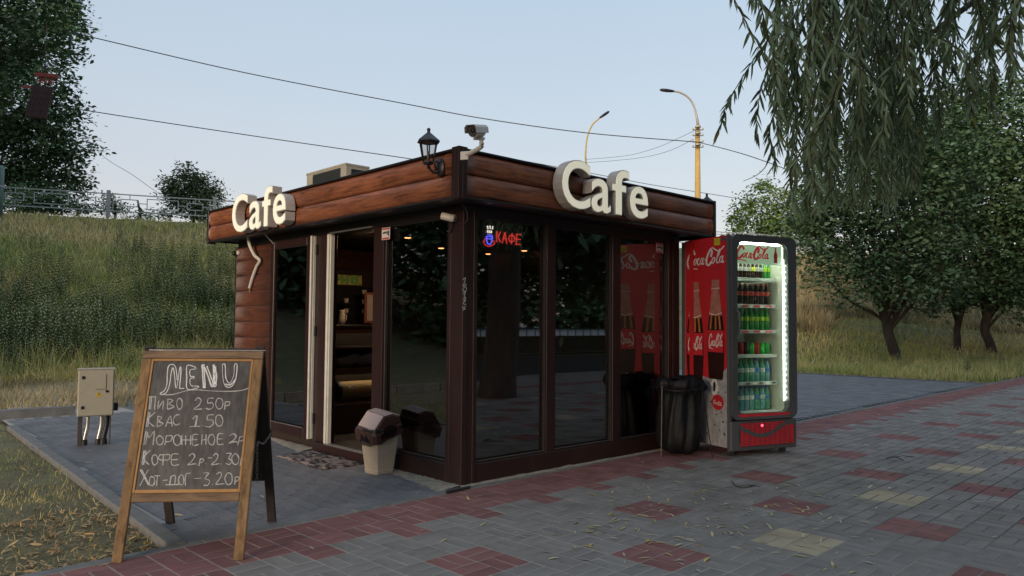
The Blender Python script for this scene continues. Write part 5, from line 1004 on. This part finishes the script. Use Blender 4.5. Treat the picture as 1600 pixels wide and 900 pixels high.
row([[bottle('water_bottle', 'pale blue mineral water bottle on the bottom fridge shelf', 'bottle', 'water bottles on the bottom fridge shelf', 'water_blue', 'cap_blue', 'lab_white', .235), 0, False], [bottle('water_bottle', 'mineral water bottle with a blue label on the bottom fridge shelf', 'bottle', 'blue-labelled water bottles on the bottom fridge shelf', 'water_green', 'cap_blue', 'lab_blue', .235), 0, False]], 9, .13, .0685, .402, .225, [0, 0, 0, 0, 0, 0, 1, 0, 1])
# ================================================================== EMBANKMENT FENCE, LAMPS, CABLES
simple('fence_paint', (.36, .38, .39), rough=.5, var=.15, scale=10); simple('post_concrete', (.33, .34, .34), rough=.8, var=.2); simple('pole_yellow', (.66, .44, .13), rough=.7, var=.15, scale=3); simple('pole_grey', (.52, .47, .38), rough=.5, metal=.3); simple('teal_post', (.12, .19, .18), rough=.6, var=.2); simple('wire', (.05, .05, .055), rough=.5)
def s_at(u):
    d = Fw+Rt*(u-800)/f_px; A = np.array([[CDIR[0], -d[0]], [CDIR[1], -d[1]]]); return np.linalg.solve(A, CAM[:2]-CA)[0]
s0, s1 = s_at(165), s_at(332); ds = s1-s0
fp = lambda s: V(CA[0]+CDIR[0]*s, CA[1]+CDIR[1]*s, CZ-.02)
fence = thing('bank_fence', 'grey metal fence with rectangular pattern along the top of the grassy bank', 'fence', tuple(fp(s0)))
cdir3, cn3 = V(*CDIR, 0), V(*CN, 0)
for k in range(-4, 16):
    p = fp(s0+k*ds); a = .16 if k % 2 == 0 else .14
    MB().obox(p, cdir3, cn3, V(0, 0, 1), (-.075, .075), (-.075, .075), (0, 1.17)).build('post', 'post_concrete', fence, bevel=.01)
    if k == 15: break
    L = ds; bar = lambda mb, x0, x1, z0, z1: mb.obox(p, cdir3, cn3, V(0, 0, 1), (x0, x1), (-.018, .018), (z0, z1))
    def bars(name, lst):
        if name == 'pattern_bar':
            for q in lst: mb = MB(); bar(mb, *q); mb.build(name, 'fence_paint', fence)
            return
        mb = MB(); [bar(mb, *q) for q in lst]; mb.build(name, 'fence_paint', fence)
    bars('rail', [(.075, L-.075, 1.0, 1.045)]); bars('rail', [(.075, L-.075, .26, .305)])
    def rect(x0, x1, z0, z1): return [(x0, x1, z0, z0+.035), (x0, x1, z1-.035, z1), (x0, x0+.035, z0+.0351, z1-.0351), (x1-.035, x1, z0+.0351, z1-.0351)]
    bars('pattern_bar', [(.16, .195, .306, .999), (L-.195, L-.16, .306, .999)])
    bars('pattern', rect(L*.11, L*.27, .5, .83)); bars('pattern', rect(L*.35, L*.65, .42, .90)); bars('pattern', rect(L*.73, L*.89, .5, .83))
    bars('pattern_bar', [(.196, L*.11-.001, .65, .68), (L*.27+.001, L*.35-.001, .65, .68), (L*.65+.001, L*.73-.001, .65, .68), (L*.89+.001, L-.196, .65, .68), (L*.19, L*.19+.03, .831, .999), (L*.19, L*.19+.03, .306, .499), (L*.5, L*.5+.03, .901, .999), (L*.5, L*.5+.03, .306, .419), (L*.81, L*.81+.03, .831, .999), (L*.81, L*.81+.03, .306, .499)])
p = atD(-1, 345, 30.5); z0 = float(terr(p[0], p[1])); t = thing('teal_post', 'pale teal metal post standing on the bank at the left edge', 'post', (p[0], p[1], z0)); mb = MB(); mb.smooth = True; mb.lathe([(.11, 0), (.11, 2.0), (.06, 2.08)], (0, 0, 0), 12); mb.build('shaft', 'teal_post', t, world=False); MB().lathe([(.13, 1.2), (.13, 1.26)], (0, 0, 0), 12).build('collar', 'fence_paint', t, world=False)
def lamp(label, u, D, vtop, arm, r0, m):
    b = atD(u, 400, D); b[2] = CZ-.1; t = thing('street_lamp', label, 'street lamp', tuple(b), 0, 'street lamps on the road above the bank')
    zt = atD(u, vtop, D)[2]; mb = MB(); mb.smooth = True; mb.tube([(b[0], b[1], b[2]), (b[0], b[1], zt)], [r0*1.25, r0*.92], 12); mb.build('pole', m, t)
    pts = catmull3([V(b[0], b[1], zt-.1)]+[atD(a, c, D+e) for a, c, e in arm], 6); mb = MB(); mb.smooth = True; k = len(pts); mb.tube(pts, [r0*.75-(r0*.75-.055)*min(1, i/(k*.35)) for i in range(k)], 10); mb.build('arm', 'pole_grey' if r0 > .1 else m, t)
    d = norm(pts[-1]-pts[-3]); mb = MB(); mb.smooth = True; e = pts[-1]; sd_ = norm(np.cross(d, V(0, 0, 1))); up_ = np.cross(sd_, d)
    mb.lathe([(.05, -.25), (.08, -.1), (.10, .2), (.09, .5), (.03, .62)], e, 12, az=d, ax=up_, sy=1.3); mb.build('lamp_head', 'dark_metal', t); return t, zt
t, zt = lamp('thick yellow street lamp pole with insulators standing behind the kiosk roof', 1090.5, 45, 197, [(1090.2, 192, 0), (1085, 168, 0), (1076, 153, 0), (1062, 144.5, 0), (1047, 142, 0)], .155, 'pole_yellow')
for v in (203, 212, 222, 230):
    c = atD(1090.5, v, 45); MB().bar(c-Rt*.28, c+Rt*.28, .04).build('crossarm', 'dark_metal', t)
    for s_ in (-.3, .3): mb = MB(); mb.lathe([(.02, -.02), (.05, .03), (.05, .1), (.02, .13)], c+Rt*s_, 8); mb.build('insulator', 'pole_grey', t)
for v in (198, 208, 226): mb = MB(); mb.lathe([(.18, -.04), (.18, .04)], atD(1090.5, v, 45), 12); mb.build('band', 'pole_grey', t)
lamp('slender street lamp with its head leaning right behind the roof', 915, 54, 252, [(915, 240, 0), (917.5, 215, 0), (925, 196, 0), (935, 186, 0), (941, 181.5, 0)], .085, 'pole_yellow')
def cable(label, pts, r=.016, loc=None):
    P = catmull3([atD(*p) for p in pts], 8); mb = MB(); mb.smooth = True; mb.tube(P, r, 6); o = mb.build('overhead_cable', 'wire', None, top=tuple(P[0])); tag(o, label, 'cable', 'overhead cables')
cable('highest overhead cable crossing from the left trees to the thick yellow pole', [(-60, 12, 38), (130, 55, 39.5), (380, 113, 41.5), (640, 163.5, 43), (760, 186, 43.6), (920, 208, 44.3), (1090, 222, 45)], .027)
cable('overhead cable running from the thick yellow pole into the willow leaves', [(1090, 222, 45), (1145, 236, 43), (1195, 252, 41), (1300, 292, 38)], .025)
cable('second overhead cable running from the left trees down behind the wall lantern', [(-60, 140, 38), (150, 175, 39), (400, 213, 40), (640, 248, 41), (800, 272, 42), (960, 290, 43)], .024)
cable('short overhead cable emerging behind the right Cafe letters', [(800, 248, 45), (925, 271, 46), (1020, 289, 47), (1140, 308, 48), (1260, 330, 49)], .018)
cable('thin upper cable between the two street lamps', [(1085, 204, 45), (1060, 216, 46.5), (1025, 231, 49), (980, 243, 51), (916, 249, 54)], .012)
cable('thin lower cable between the two street lamps', [(1084, 217, 45), (1050, 234, 47), (1010, 245, 49.5), (960, 251, 52), (918, 254, 54)], .012)
cable('thin slanting stay cable between the big left tree and the small tree', [(120, 205, 40), (165, 247, 40), (205, 272, 40.5), (245, 300, 41), (300, 335, 41.5)], .012)
# ================================================================== TREES
simple('bark', (.060, .048, .038), rough=.95, var=.4, scale=5, bump=.02, bscale=14, stretch=(1, 1, .3)); simple('bark_light', (.09, .075, .06), rough=.95, var=.4, scale=5, bump=.02, bscale=14, stretch=(1, 1, .3))
M['leaf_dark'] = leafmat('leaf_dark', (.062, .115, .062), (.105, .185, .092), (.16, .25, .125), .35)
M['leaf_mid'] = leafmat('leaf_mid', (.070, .132, .062), (.12, .21, .095), (.18, .28, .13), .4)
M['leaf_bright'] = leafmat('leaf_bright', (.09, .16, .035), (.15, .24, .055), (.2, .3, .08), .5)
M['leaf_grey'] = leafmat('leaf_grey', (.11, .16, .085), (.17, .23, .12), (.23, .29, .15), .4)
CV = [(0, 0, 0), (.32, .26, .06), (.62, .22, .05), (1, 0, -.06), (.62, -.22, .05), (.32, -.26, .06)]; CF = [(0, 1, 5), (1, 2, 5), (2, 4, 5), (2, 3, 4)]
def crown(name, blobs, n, size, m, parent, clus=38, sig=.3, shell=.5):
    B = np.array(blobs, float); w = B[:, 3]**2.2; w /= w.sum(); nc = max(1, n//clus); bi = rng.choice(len(B), nc, p=w)
    d = rng.normal(size=(nc, 3)); d /= np.linalg.norm(d, axis=1)[:, None]; rad = B[bi, 3]*(shell+(1-shell)*rng.uniform(0, 1, nc)**.6); sq = np.array([1, 1, .85])
    C = B[bi, :3]+d*rad[:, None]*sq
    ci = rng.integers(0, nc, n); sg = sig*rng.uniform(.55, 1.3, nc)[ci][:, None]; P = C[ci]+np.clip(rng.normal(size=(n, 3)), -2, 2)*sg*np.array([1, 1, .7])
    s = size*rng.uniform(.6, 1.25, n); v, f = scatter(CV, CF, P, np.stack([s, s, s], 1), rng.uniform(0, 6.3, n), rng.normal(.25, .6, n), rng.uniform(0, 6.3, n))
    o = big_mesh(name, v, f, m, None)
    if parent is not None:
        o.parent = parent; o.matrix_parent_inverse = MAT[parent].inverted()
    return tag(o, kind='stuff'), C
def limbs(t, base, top, rb, rt, targets, m='bark', n=26, curve=.25, seed=1):
    rd = random.Random(seed); base = V(*base); top = V(*top)
    mid = (base+top)/2+V(rd.uniform(-1, 1)*curve, rd.uniform(-1, 1)*curve, 0); P = catmull3([base, base+(mid-base)*.5+V(0, 0, .0), mid, top], 5)
    k = len(P); mb = MB(); mb.smooth = True; rr = [rb+(rt-rb)*(i/(k-1))**.7 for i in range(k)]; rr[0] *= 1.35; rr[1] *= 1.12
    mb.tube(P, rr, 12); mb.build('trunk', m, t)
    idx = [int(i) for i in np.linspace(0, len(targets)-1, min(n, len(targets)))]
    for q, i in enumerate(idx):
        a = V(*targets[i]); f = rd.uniform(.62, 1.); s = P[int(f*(k-1))]; md = (s+a)/2+V(rd.uniform(-1, 1), rd.uniform(-1, 1), rd.uniform(0, .8))*.12*np.linalg.norm(a-s)
        r = rt*rd.uniform(.3, .6); pts = catmull3([s, md, a], 4); mb = MB(); mb.smooth = True; mb.tube(pts, [r*(1-.85*j/(len(pts)-1)) for j in range(len(pts))], 6); mb.build('branch', m, t)
def tree(name, label, cat, base, top, rb, rt, blobs, n, size, m, group=None, clus=38, sig=.3, bark='bark', nb=22, shell=.5, seed=1):
    t = thing(name, label, cat, tuple(base), 0, group); o, C = crown('crown', blobs, n, size, m, t, clus, sig, shell); limbs(t, base, top, rb, rt, C, bark, nb, seed=seed); return t
def bl(lst, D):  # blobs given as (u, v, radius, extra depth)
    return [(*atD(u, v, D+e), r) for u, v, r, e in lst]
# the big dark tree at the left, beyond the fence
b = atD(-45, 345, 41); b[2] = CZ-.1; tp = atD(-40, 170, 41)
tree('big_tree', 'large dense dark green tree rising behind the fence at the left edge', 'tree', b, tp, .38, .2,
     bl([(-60, 60, 3.6, 0), (20, -20, 3.0, 1), (75, 60, 1.9, -1), (40, 150, 2.4, -1.5), (90, 170, 1.45, 0), (55, 240, 2.3, -.5), (112, 235, 1.15, 0), (-20, 230, 3, 0), (25, 300, 1.9, 0), (100, 290, 1.3, .5), (95, 20, 1.2, 0), (70, -40, 1.6, 0), (-80, 150, 3, 0), (-120, 0, 4, 1)], 41), 62000, .27, 'leaf_dark', None, 46, .42)
p = hit(30, 338); 
def bush(label, u, v, D, blobs, n, size, m, name='bush', cat='bush', rb=.08, group=None, sig=.22, nb=10, seed=2, zb=None):
    b = atD(u, v, D); b[2] = CZ-.1 if zb is None else zb; tp = atD(u, v-25, D); return tree(name, label, cat, b, tp, rb, rb*.6, bl(blobs, D), n, size, m, group, 30, sig, nb=nb, seed=seed)
bush('low dark bush behind the fence below the big left tree', 60, 335, 37, [(20, 318, .9, 0), (60, 322, .8, 0), (95, 318, .8, 0), (130, 325, .6, 0)], 4200, .17, 'leaf_mid', group=None)
bush('small bush sticking up behind the fence post left of the small tree', 175, 335, 36, [(172, 312, .32, 0), (180, 322, .4, 0), (168, 326, .4, 0)], 900, .14, 'leaf_mid')
bush('low bushes between the fence posts right of the big tree', 215, 338, 38, [(205, 336, .3, 0), (225, 337, .3, 0), (240, 338, .3, 0)], 500, .14, 'leaf_mid')
bush('small airy light green tree standing behind the fence left of the kiosk', 300, 340, 42, [(290, 268, .55, 0), (285, 292, .95, 0), (318, 290, .75, 0), (268, 310, .65, 0), (303, 318, 1.1, 0), (332, 305, .5, 0), (262, 332, .5, 0), (325, 330, .8, 0)], 8200, .19, 'leaf_grey', 'small_tree', 'tree', .09, None, .26, 16)
bush('bright green tree behind the bank between the fridge and the willow', 1195, 392, 50, [(1190, 305, 1.1, 0), (1160, 335, .95, 0), (1200, 340, 1.5, 0), (1240, 320, 1.3, 0), (1165, 362, .9, 0), (1215, 370, 1.4, 0), (1270, 350, 1.4, 0), (1143, 345, .35, 0)], 9500, .24, 'leaf_bright', 'bright_tree', 'tree', .16, None, .34, 16)
# the three trees on the meadow at the right
b1 = hit(1402, 563); D1 = (b1-CAM)@Fw
tree('meadow_tree', 'nearest meadow tree with a thick leaning trunk and crown behind the willow leaves', 'tree', b1+V(0, 0, -.1), atD(1380, 455, D1), .19, .14,
     bl([(1385, 330, 2.2, 0), (1310, 350, 1.3, 0), (1300, 420, 1.05, -.3), (1345, 430, 1.25, -.6), (1262, 395, .6, -.2), (1415, 420, 1.5, -.5), (1460, 400, 1.5, 0), (1440, 300, 2, 0), (1320, 290, 1.4, .3), (1455, 455, .9, -.3), (1320, 462, .45, -.4), (1480, 250, 1.5, .5), (1400, 240, 1.5, .5), (1330, 240, 1.3, .5), (1285, 330, 1.2, 0), (1400, 190, 1.4, .5), (1255, 360, .8, 0)], D1), 30000, .185, 'leaf_dark', None, 40, .3, seed=5, nb=30)
b2 = hit(1496, 547); D2 = (b2-CAM)@Fw
tree('meadow_tree', 'middle meadow tree with a slim trunk curving right at its top', 'tree', b2+V(0, 0, -.1), atD(1507, 470, D2), .14, .11,
     bl([(1505, 400, 2.2, 0), (1500, 320, 2.6, 0), (1470, 430, 1.2, -.3), (1540, 450, 1.2, -.3), (1450, 340, 1.6, 0), (1500, 240, 2.0, 0), (1450, 230, 1.6, 0), (1425, 470, .6, 0), (1480, 195, 1.7, 0), (1530, 170, 1.5, 0)], D2), 22000, .2, 'leaf_mid', None, 40, .34, seed=6)
b3 = hit(1553, 553); D3 = (b3-CAM)@Fw
tree('meadow_tree', 'rightmost meadow tree with a straight dark trunk at the photo edge', 'tree', b3+V(0, 0, -.1), atD(1550, 465, D3), .17, .14,
     bl([(1570, 400, 2.4, 0), (1580, 300, 2.6, 0), (1560, 215, 2.2, 0), (1622, 175, 2.0, 0), (1620, 320, 2.6, 0), (1600, 455, 1.5, -.3), (1530, 455, .8, 0), (1575, 480, .55, 0), (1660, 400, 2.6, 0), (1530, 250, 1.4, 0)], D3), 28000, .2, 'leaf_mid', None, 40, .34, seed=8)
# red slatted thing hanging in the left tree
simple('red_slat', (.28, .045, .035), rough=.6, var=.2); simple('wicker_dark', (.05, .022, .022), rough=.7, var=.3, scale=20)
D = 36.; c = atD(60, 160, D); t = thing('hanging_basket', 'dark red slatted wicker hanger with a bright red rim hanging in the left tree', 'hanging basket', tuple(c))
Un = norm(Up); tilt_a = norm(Rt*.97-Un*.10); tilt_b = norm(Un*.97+Rt*.22); nn = norm(np.cross(tilt_a, tilt_b))
def hb(name, m, a, b_, cc=(-.07, .07)): MB().obox(c, tilt_a, tilt_b, nn, a, b_, cc).build(name, m, t)
for k in range(5): hb('slat', 'red_slat', (-.42+.0*k, .62), (1.18+.035*k+.06, 1.20+.035*k+.07), (-.1, .1))
for k in range(9): hb('fringe', 'red_slat', (-.22+.085*k, -.18+.085*k), (.93, 1.235), (-.05, -.02))
for k in range(5):
    for j in range(7): hb('weave', 'wicker_dark', (-.42+.135*j, -.30+.135*j), (-.72+.30*k, -.46+.30*k), (-.09+.02*(j % 2), .07))
hb('rim', 'red_slat', (-.9, -.45), (.62, .72)); hb('backing', 'wicker_dark', (-.44, .54), (-.76, .80), (-.04, .05))
MB().tube([c+tilt_b*1.35, c+tilt_b*1.35+V(0, 0, 2.6)], .02, 6).build('rope', 'wicker_dark', t)
# ================================================================== WEEPING WILLOW overhead
M['willow'] = leafmat('willow', (.13, .175, .078), (.22, .28, .13), (.32, .37, .19), 1.2, .5)
M['willow_yellow'] = leafmat('willow_yellow', (.28, .24, .04), (.34, .30, .06)); simple('twig', (.09, .06, .03), rough=.8, var=.2)
wb = V(4.9, -4.9, 0); wil = thing('weeping_willow', 'weeping willow whose long narrow leaves hang into the upper right of the photo', 'willow tree', tuple(wb))
fk = V(4.6, -4.3, 3.9); mb = MB(); mb.smooth = True; mb.tube(catmull3([wb+V(0, 0, -.1), wb+V(.05, .1, 1.2), wb+V(-.1, .3, 2.6), fk], 5), [.36, .33, .3, .29, .29, .28, .28, .27, .27, .26, .26, .25, .25, .24, .24, .23], 14); mb.build('trunk', 'bark_light', wil)
NLV = [(0, 0, 0), (-.5, -.09, .25), (.5, -.09, .25), (0, .03, .25), (-.42, -.06, .6), (.42, -.06, .6), (0, .05, .6), (0, -.05, 1.)]
NLF = [(0, 1, 3), (0, 3, 2), (1, 4, 6), (1, 6, 3), (3, 6, 5), (3, 5, 2), (4, 7, 6), (6, 7, 5)]
def vend(u): return float(np.interp(u, [1190, 1215, 1250, 1300, 1360, 1420, 1450, 1480, 1520, 1560, 1600, 1660], [285, 318, 335, 322, 335, 310, 255, 205, 180, 160, 110, 90]))
strands = []
rd = random.Random(3)
for k in range(140):
    u = rd.uniform(1200, 1450) if k < 100 else rd.uniform(1450, 1590); 
    if k > 128: u = rd.uniform(1660, 1850)
    D = rd.uniform(4.2, 6.4); ve = vend(u)*rd.uniform(.35, 1.02) if k % 4 else vend(u)*rd.uniform(.9, 1.03); v0 = rd.uniform(-160, -60) if rd.random() < .7 else rd.uniform(-60, max(ve-160, -50))
    a = atD(u+rd.uniform(-8, 8), v0, D); e = atD(u, ve, D); lean = V(rd.gauss(0, .09), rd.gauss(0, .09), 0)
    strands.append([a+lean*2, a*.66+e*.34+lean+V(rd.gauss(0, .02), rd.gauss(0, .02), 0), a*.33+e*.67+V(rd.gauss(0, .02), rd.gauss(0, .02), 0), e])
for pts in ([(1250, -60), (1212, 40), (1170, 105), (1135, 165), (1124, 205)], [(1260, 30), (1222, 70), (1192, 130), (1183, 180), (1180, 208)], [(1215, -60), (1212, 0), (1210, 48)], [(1240, 110), (1205, 190), (1207, 235), (1212, 255)], [(1590, -60), (1580, 30), (1582, 90)], [(1560, -80), (1548, 60), (1548, 150), (1552, 175)], [(1300, 60), (1240, 140), (1222, 180), (1215, 230)]):
    strands.append([atD(u, v, 5.) for u, v in pts])
LP = []; 
for si, s_ in enumerate(strands):
    P = catmull3(s_, 7); mb = MB(); mb.smooth = True; mb.tube(P, [.0042*(1-.8*i/(len(P)-1))+.0008 for i in range(len(P))], 5); mb.build('hanging_twig', 'twig', wil)
    d = 0; last = P[0]; k = 0
    for i in range(1, len(P)):
        seg = P[i]-P[i-1]; L = np.linalg.norm(seg); q = 0
        while q < L:
            p = P[i-1]+seg*q/L; LP.append((p, norm(seg), rd.random(), k)); k += 1; q += rd.uniform(.017, .034)
# branches carrying the strands, from the fork out over the view
tops = [s_[0] for s_ in strands]
for k in range(16):
    a = tops[(k*9+4) % len(tops)]+V(0, 0, .05); md = (fk+a)/2+V(0, 0, rd.uniform(.35, .9)); pts = catmull3([fk-V(0, 0, .15), md, a], 5); r = rd.uniform(.035, .08); mb = MB(); mb.smooth = True; mb.tube(pts, [r*(1-.8*i/(len(pts)-1)) for i in range(len(pts))], 8); mb.build('branch', 'bark_light', wil)
n = len(LP); P = np.array([a[0] for a in LP]); Dr = np.array([a[1] for a in LP]); az = rng.uniform(0, 2*pi, n); ln = rng.uniform(.08, .145, n); wd_ = ln*rng.uniform(.12, .17, n)
# each leaf points along its twig, splayed outwards and drooping
out = np.stack([np.cos(az), np.sin(az), np.zeros(n)], 1); dirv = Dr*.62+out*rng.uniform(.2, .95, n)[:, None]+np.array([0, 0, -.55]); dirv /= np.linalg.norm(dirv, axis=1)[:, None]
side_ = np.cross(dirv, rng.normal(size=(n, 3))); side_ /= np.linalg.norm(side_, axis=1)[:, None]; nor = np.cross(side_, dirv)
uu = np.array([proj(p)[:3] for p in P]); inview = (uu[:, 0] > 1100) & (uu[:, 0] < 1598) & (uu[:, 1] > 5) & (uu[:, 1] < 430); big = ln/uu[:, 2]*np.linalg.norm(np.cross(dirv, Fw), axis=1); order = np.argsort(-(inview*1.+0)*big)
single = order[:300]; rest = order[300:]
t4 = np.array(NLV)
def leafverts(i): return P[i][:, None, :]+t4[None, :, 0:1]*(side_[i]*wd_[i][:, None])[:, None, :]+t4[None, :, 1:2]*(nor[i]*ln[i][:, None]*.55)[:, None, :]+t4[None, :, 2:3]*(dirv[i]*ln[i][:, None])[:, None, :]
v = leafverts(rest).reshape(-1, 3); f = (np.array(NLF)[None]+(np.arange(len(rest))*8)[:, None, None]).reshape(-1, 3)
yl = np.repeat((rng.uniform(0, 1, len(rest)) < .012).astype(int), len(NLF))
o = big_mesh('leaf', v, f, ['willow', 'willow_yellow'], wil, yl); o.matrix_parent_inverse = MAT[wil].inverted(); tag(o, kind='stuff')
lm = bpy.data.meshes.new('leaf'); lm.from_pydata([(a, b, c) for a, b, c in NLV], [], NLF); lm.materials.append(M['willow'])
for i in single:
    o = bpy.data.objects.new('leaf', lm); COL.objects.link(o); o.parent = wil
    X, Y_, Z_ = side_[i]*wd_[i], nor[i]*ln[i]*.55, dirv[i]*ln[i]
    o.matrix_world = Matrix(((X[0], Y_[0], Z_[0], P[i][0]-wb[0]), (X[1], Y_[1], Z_[1], P[i][1]-wb[1]), (X[2], Y_[2], Z_[2], P[i][2]-wb[2]), (0, 0, 0, 1)))
# crown of the willow above the picture
crown('crown', [(4.3, -4.2, 5.6, 1.9), (2.8, -2.9, 6.3, 1.4), (5.9, -3.0, 6.1, 1.7), (6.5, -5, 5.2, 1.8), (3.8, -6, 5.4, 1.6)], 3500, .12, 'willow', wil, 40, .35)
bt = catmull3([atD(1206, 240, 5), atD(1195, 262, 5), atD(1180, 275, 5), atD(1161, 283, 5)], 4); mb = MB(); mb.tube(bt, [.004, .004, .0035, .0035, .003, .003, .003, .0025, .0025, .002, .002, .002, .0015], 5); mb.build('bare_twig', 'twig', wil)
# ================================================================== BEHIND THE CAMERA (mirrored in the kiosk glass)
for i, (x, y, r, lab) in enumerate(((31, -14, 4.0, 'tree at the far right end of the river parapet'), (-13, -9, 3.6, 'dark spreading tree behind the photographer far to the left'), (-17, 7, 3.4, 'dark tree on the lawn left of the photographer'), (-9, -15, 3.8, 'broad tree on the promenade edge behind the photographer'), (4.5, -15.5, 3.6, 'broad tree at the river parapet right of the photographer'), (13, -14, 3.8, 'tall tree at the river parapet far right'), (22, -15, 3.8, 'last tree of the row along the river parapet'))):
    tree('promenade_tree', lab, 'tree', (x, y, -.1), (x+.3, y, 3.2), .26, .17, [(x, y, 5.6, r), (x+2.2, y+.5, 4.6, r*.75), (x-2.4, y-.6, 4.8, r*.75), (x, y+.8, 8.2, r*.8), (x+2.5, y, 9, r*.6)], 15000, .5, 'leaf_dark', 'trees behind the photographer', 30, .95, nb=12, seed=20+i)
par = thing('river_parapet', 'low grey river parapet with a metal railing behind the photographer', 'parapet', (5, -17.5, 0))
MB().box(-30, 45, -17.7, -17.3, 0, .70).build('parapet_wall', 'mortar', par); mb = MB()
for k in range(140): mb.box(-30+.5*k, -29.97+.5*k, -17.515, -17.485, .70, .97)
mb.build('baluster', 'dark_metal', par); MB().box(-30, 45, -17.53, -17.47, .97, 1.03).build('handrail', 'fence_paint', par)
o, _ = crown('far_bank_wood', [(x, -300-14*math.sin(x*.05), 6+9*(i % 2), 20) for i, x in enumerate(range(-330, 520, 17))], 30000, 6, 'leaf_dark', None, 30, 6)
for i, (x, y, r) in enumerate(((-6.5, 31, 3.6), (-14, 27, 4.4), (-21, 21, 4.6), (-27, 13, 4.6), (-12, 36, 5.0), (-17, 32, 5.2), (-25, 26, 5.5), (-32, 18, 5.5), (-33, 6, 5.0))):
    z = float(terr(x, y)); tree('bank_tree', ['dark tree on the bank just left of the photo', 'second dark tree on the bank left of the photo', 'third dark tree on the bank left of the photo', 'dark tree at the far left foot of the bank', 'tall tree behind the others on the bank left of the photo', 'broad tree high on the bank left of the photo', 'broad tree far up the bank left of the photo', 'big tree at the far end of the bank', 'big tree on the flat lawn at the far left'][i], 'tree', (x, y, z-.1), (x+.3, y, z+3.5), .26, .17, [(x, y, z+5.2, r), (x+2.4, y+.5, z+2.8, r*.8), (x-2.4, y-.6, z+2.8, r*.8), (x, y+.8, z+8.5, r*.9), (x, y, z+12, r*.8)], 13000, .5, 'leaf_dark', 'trees on the bank left of the photo', 30, .9, nb=12, seed=40+i)
# small twigs lying on the paving
for lab, pp in (('thin forked twig lying on the paving near the red tile patches', [(1143, 752), (1152, 760), (1166, 761), (1180, 758)]), ('thin dark twig lying on the paving right of the fridge', [(1385, 716), (1398, 714), (1412, 719)])):
    P = catmull3([onz(u, v, .008) for u, v in pp], 4); mb = MB(); mb.tube(P, .004, 5); mb.tube([P[4], P[4]+V(.08, -.05, .01), P[4]+V(.13, -.12, 0)], .003, 5); o = mb.build('twig', 'bark', None, top=tuple(P[0])); tag(o, lab, 'twig')
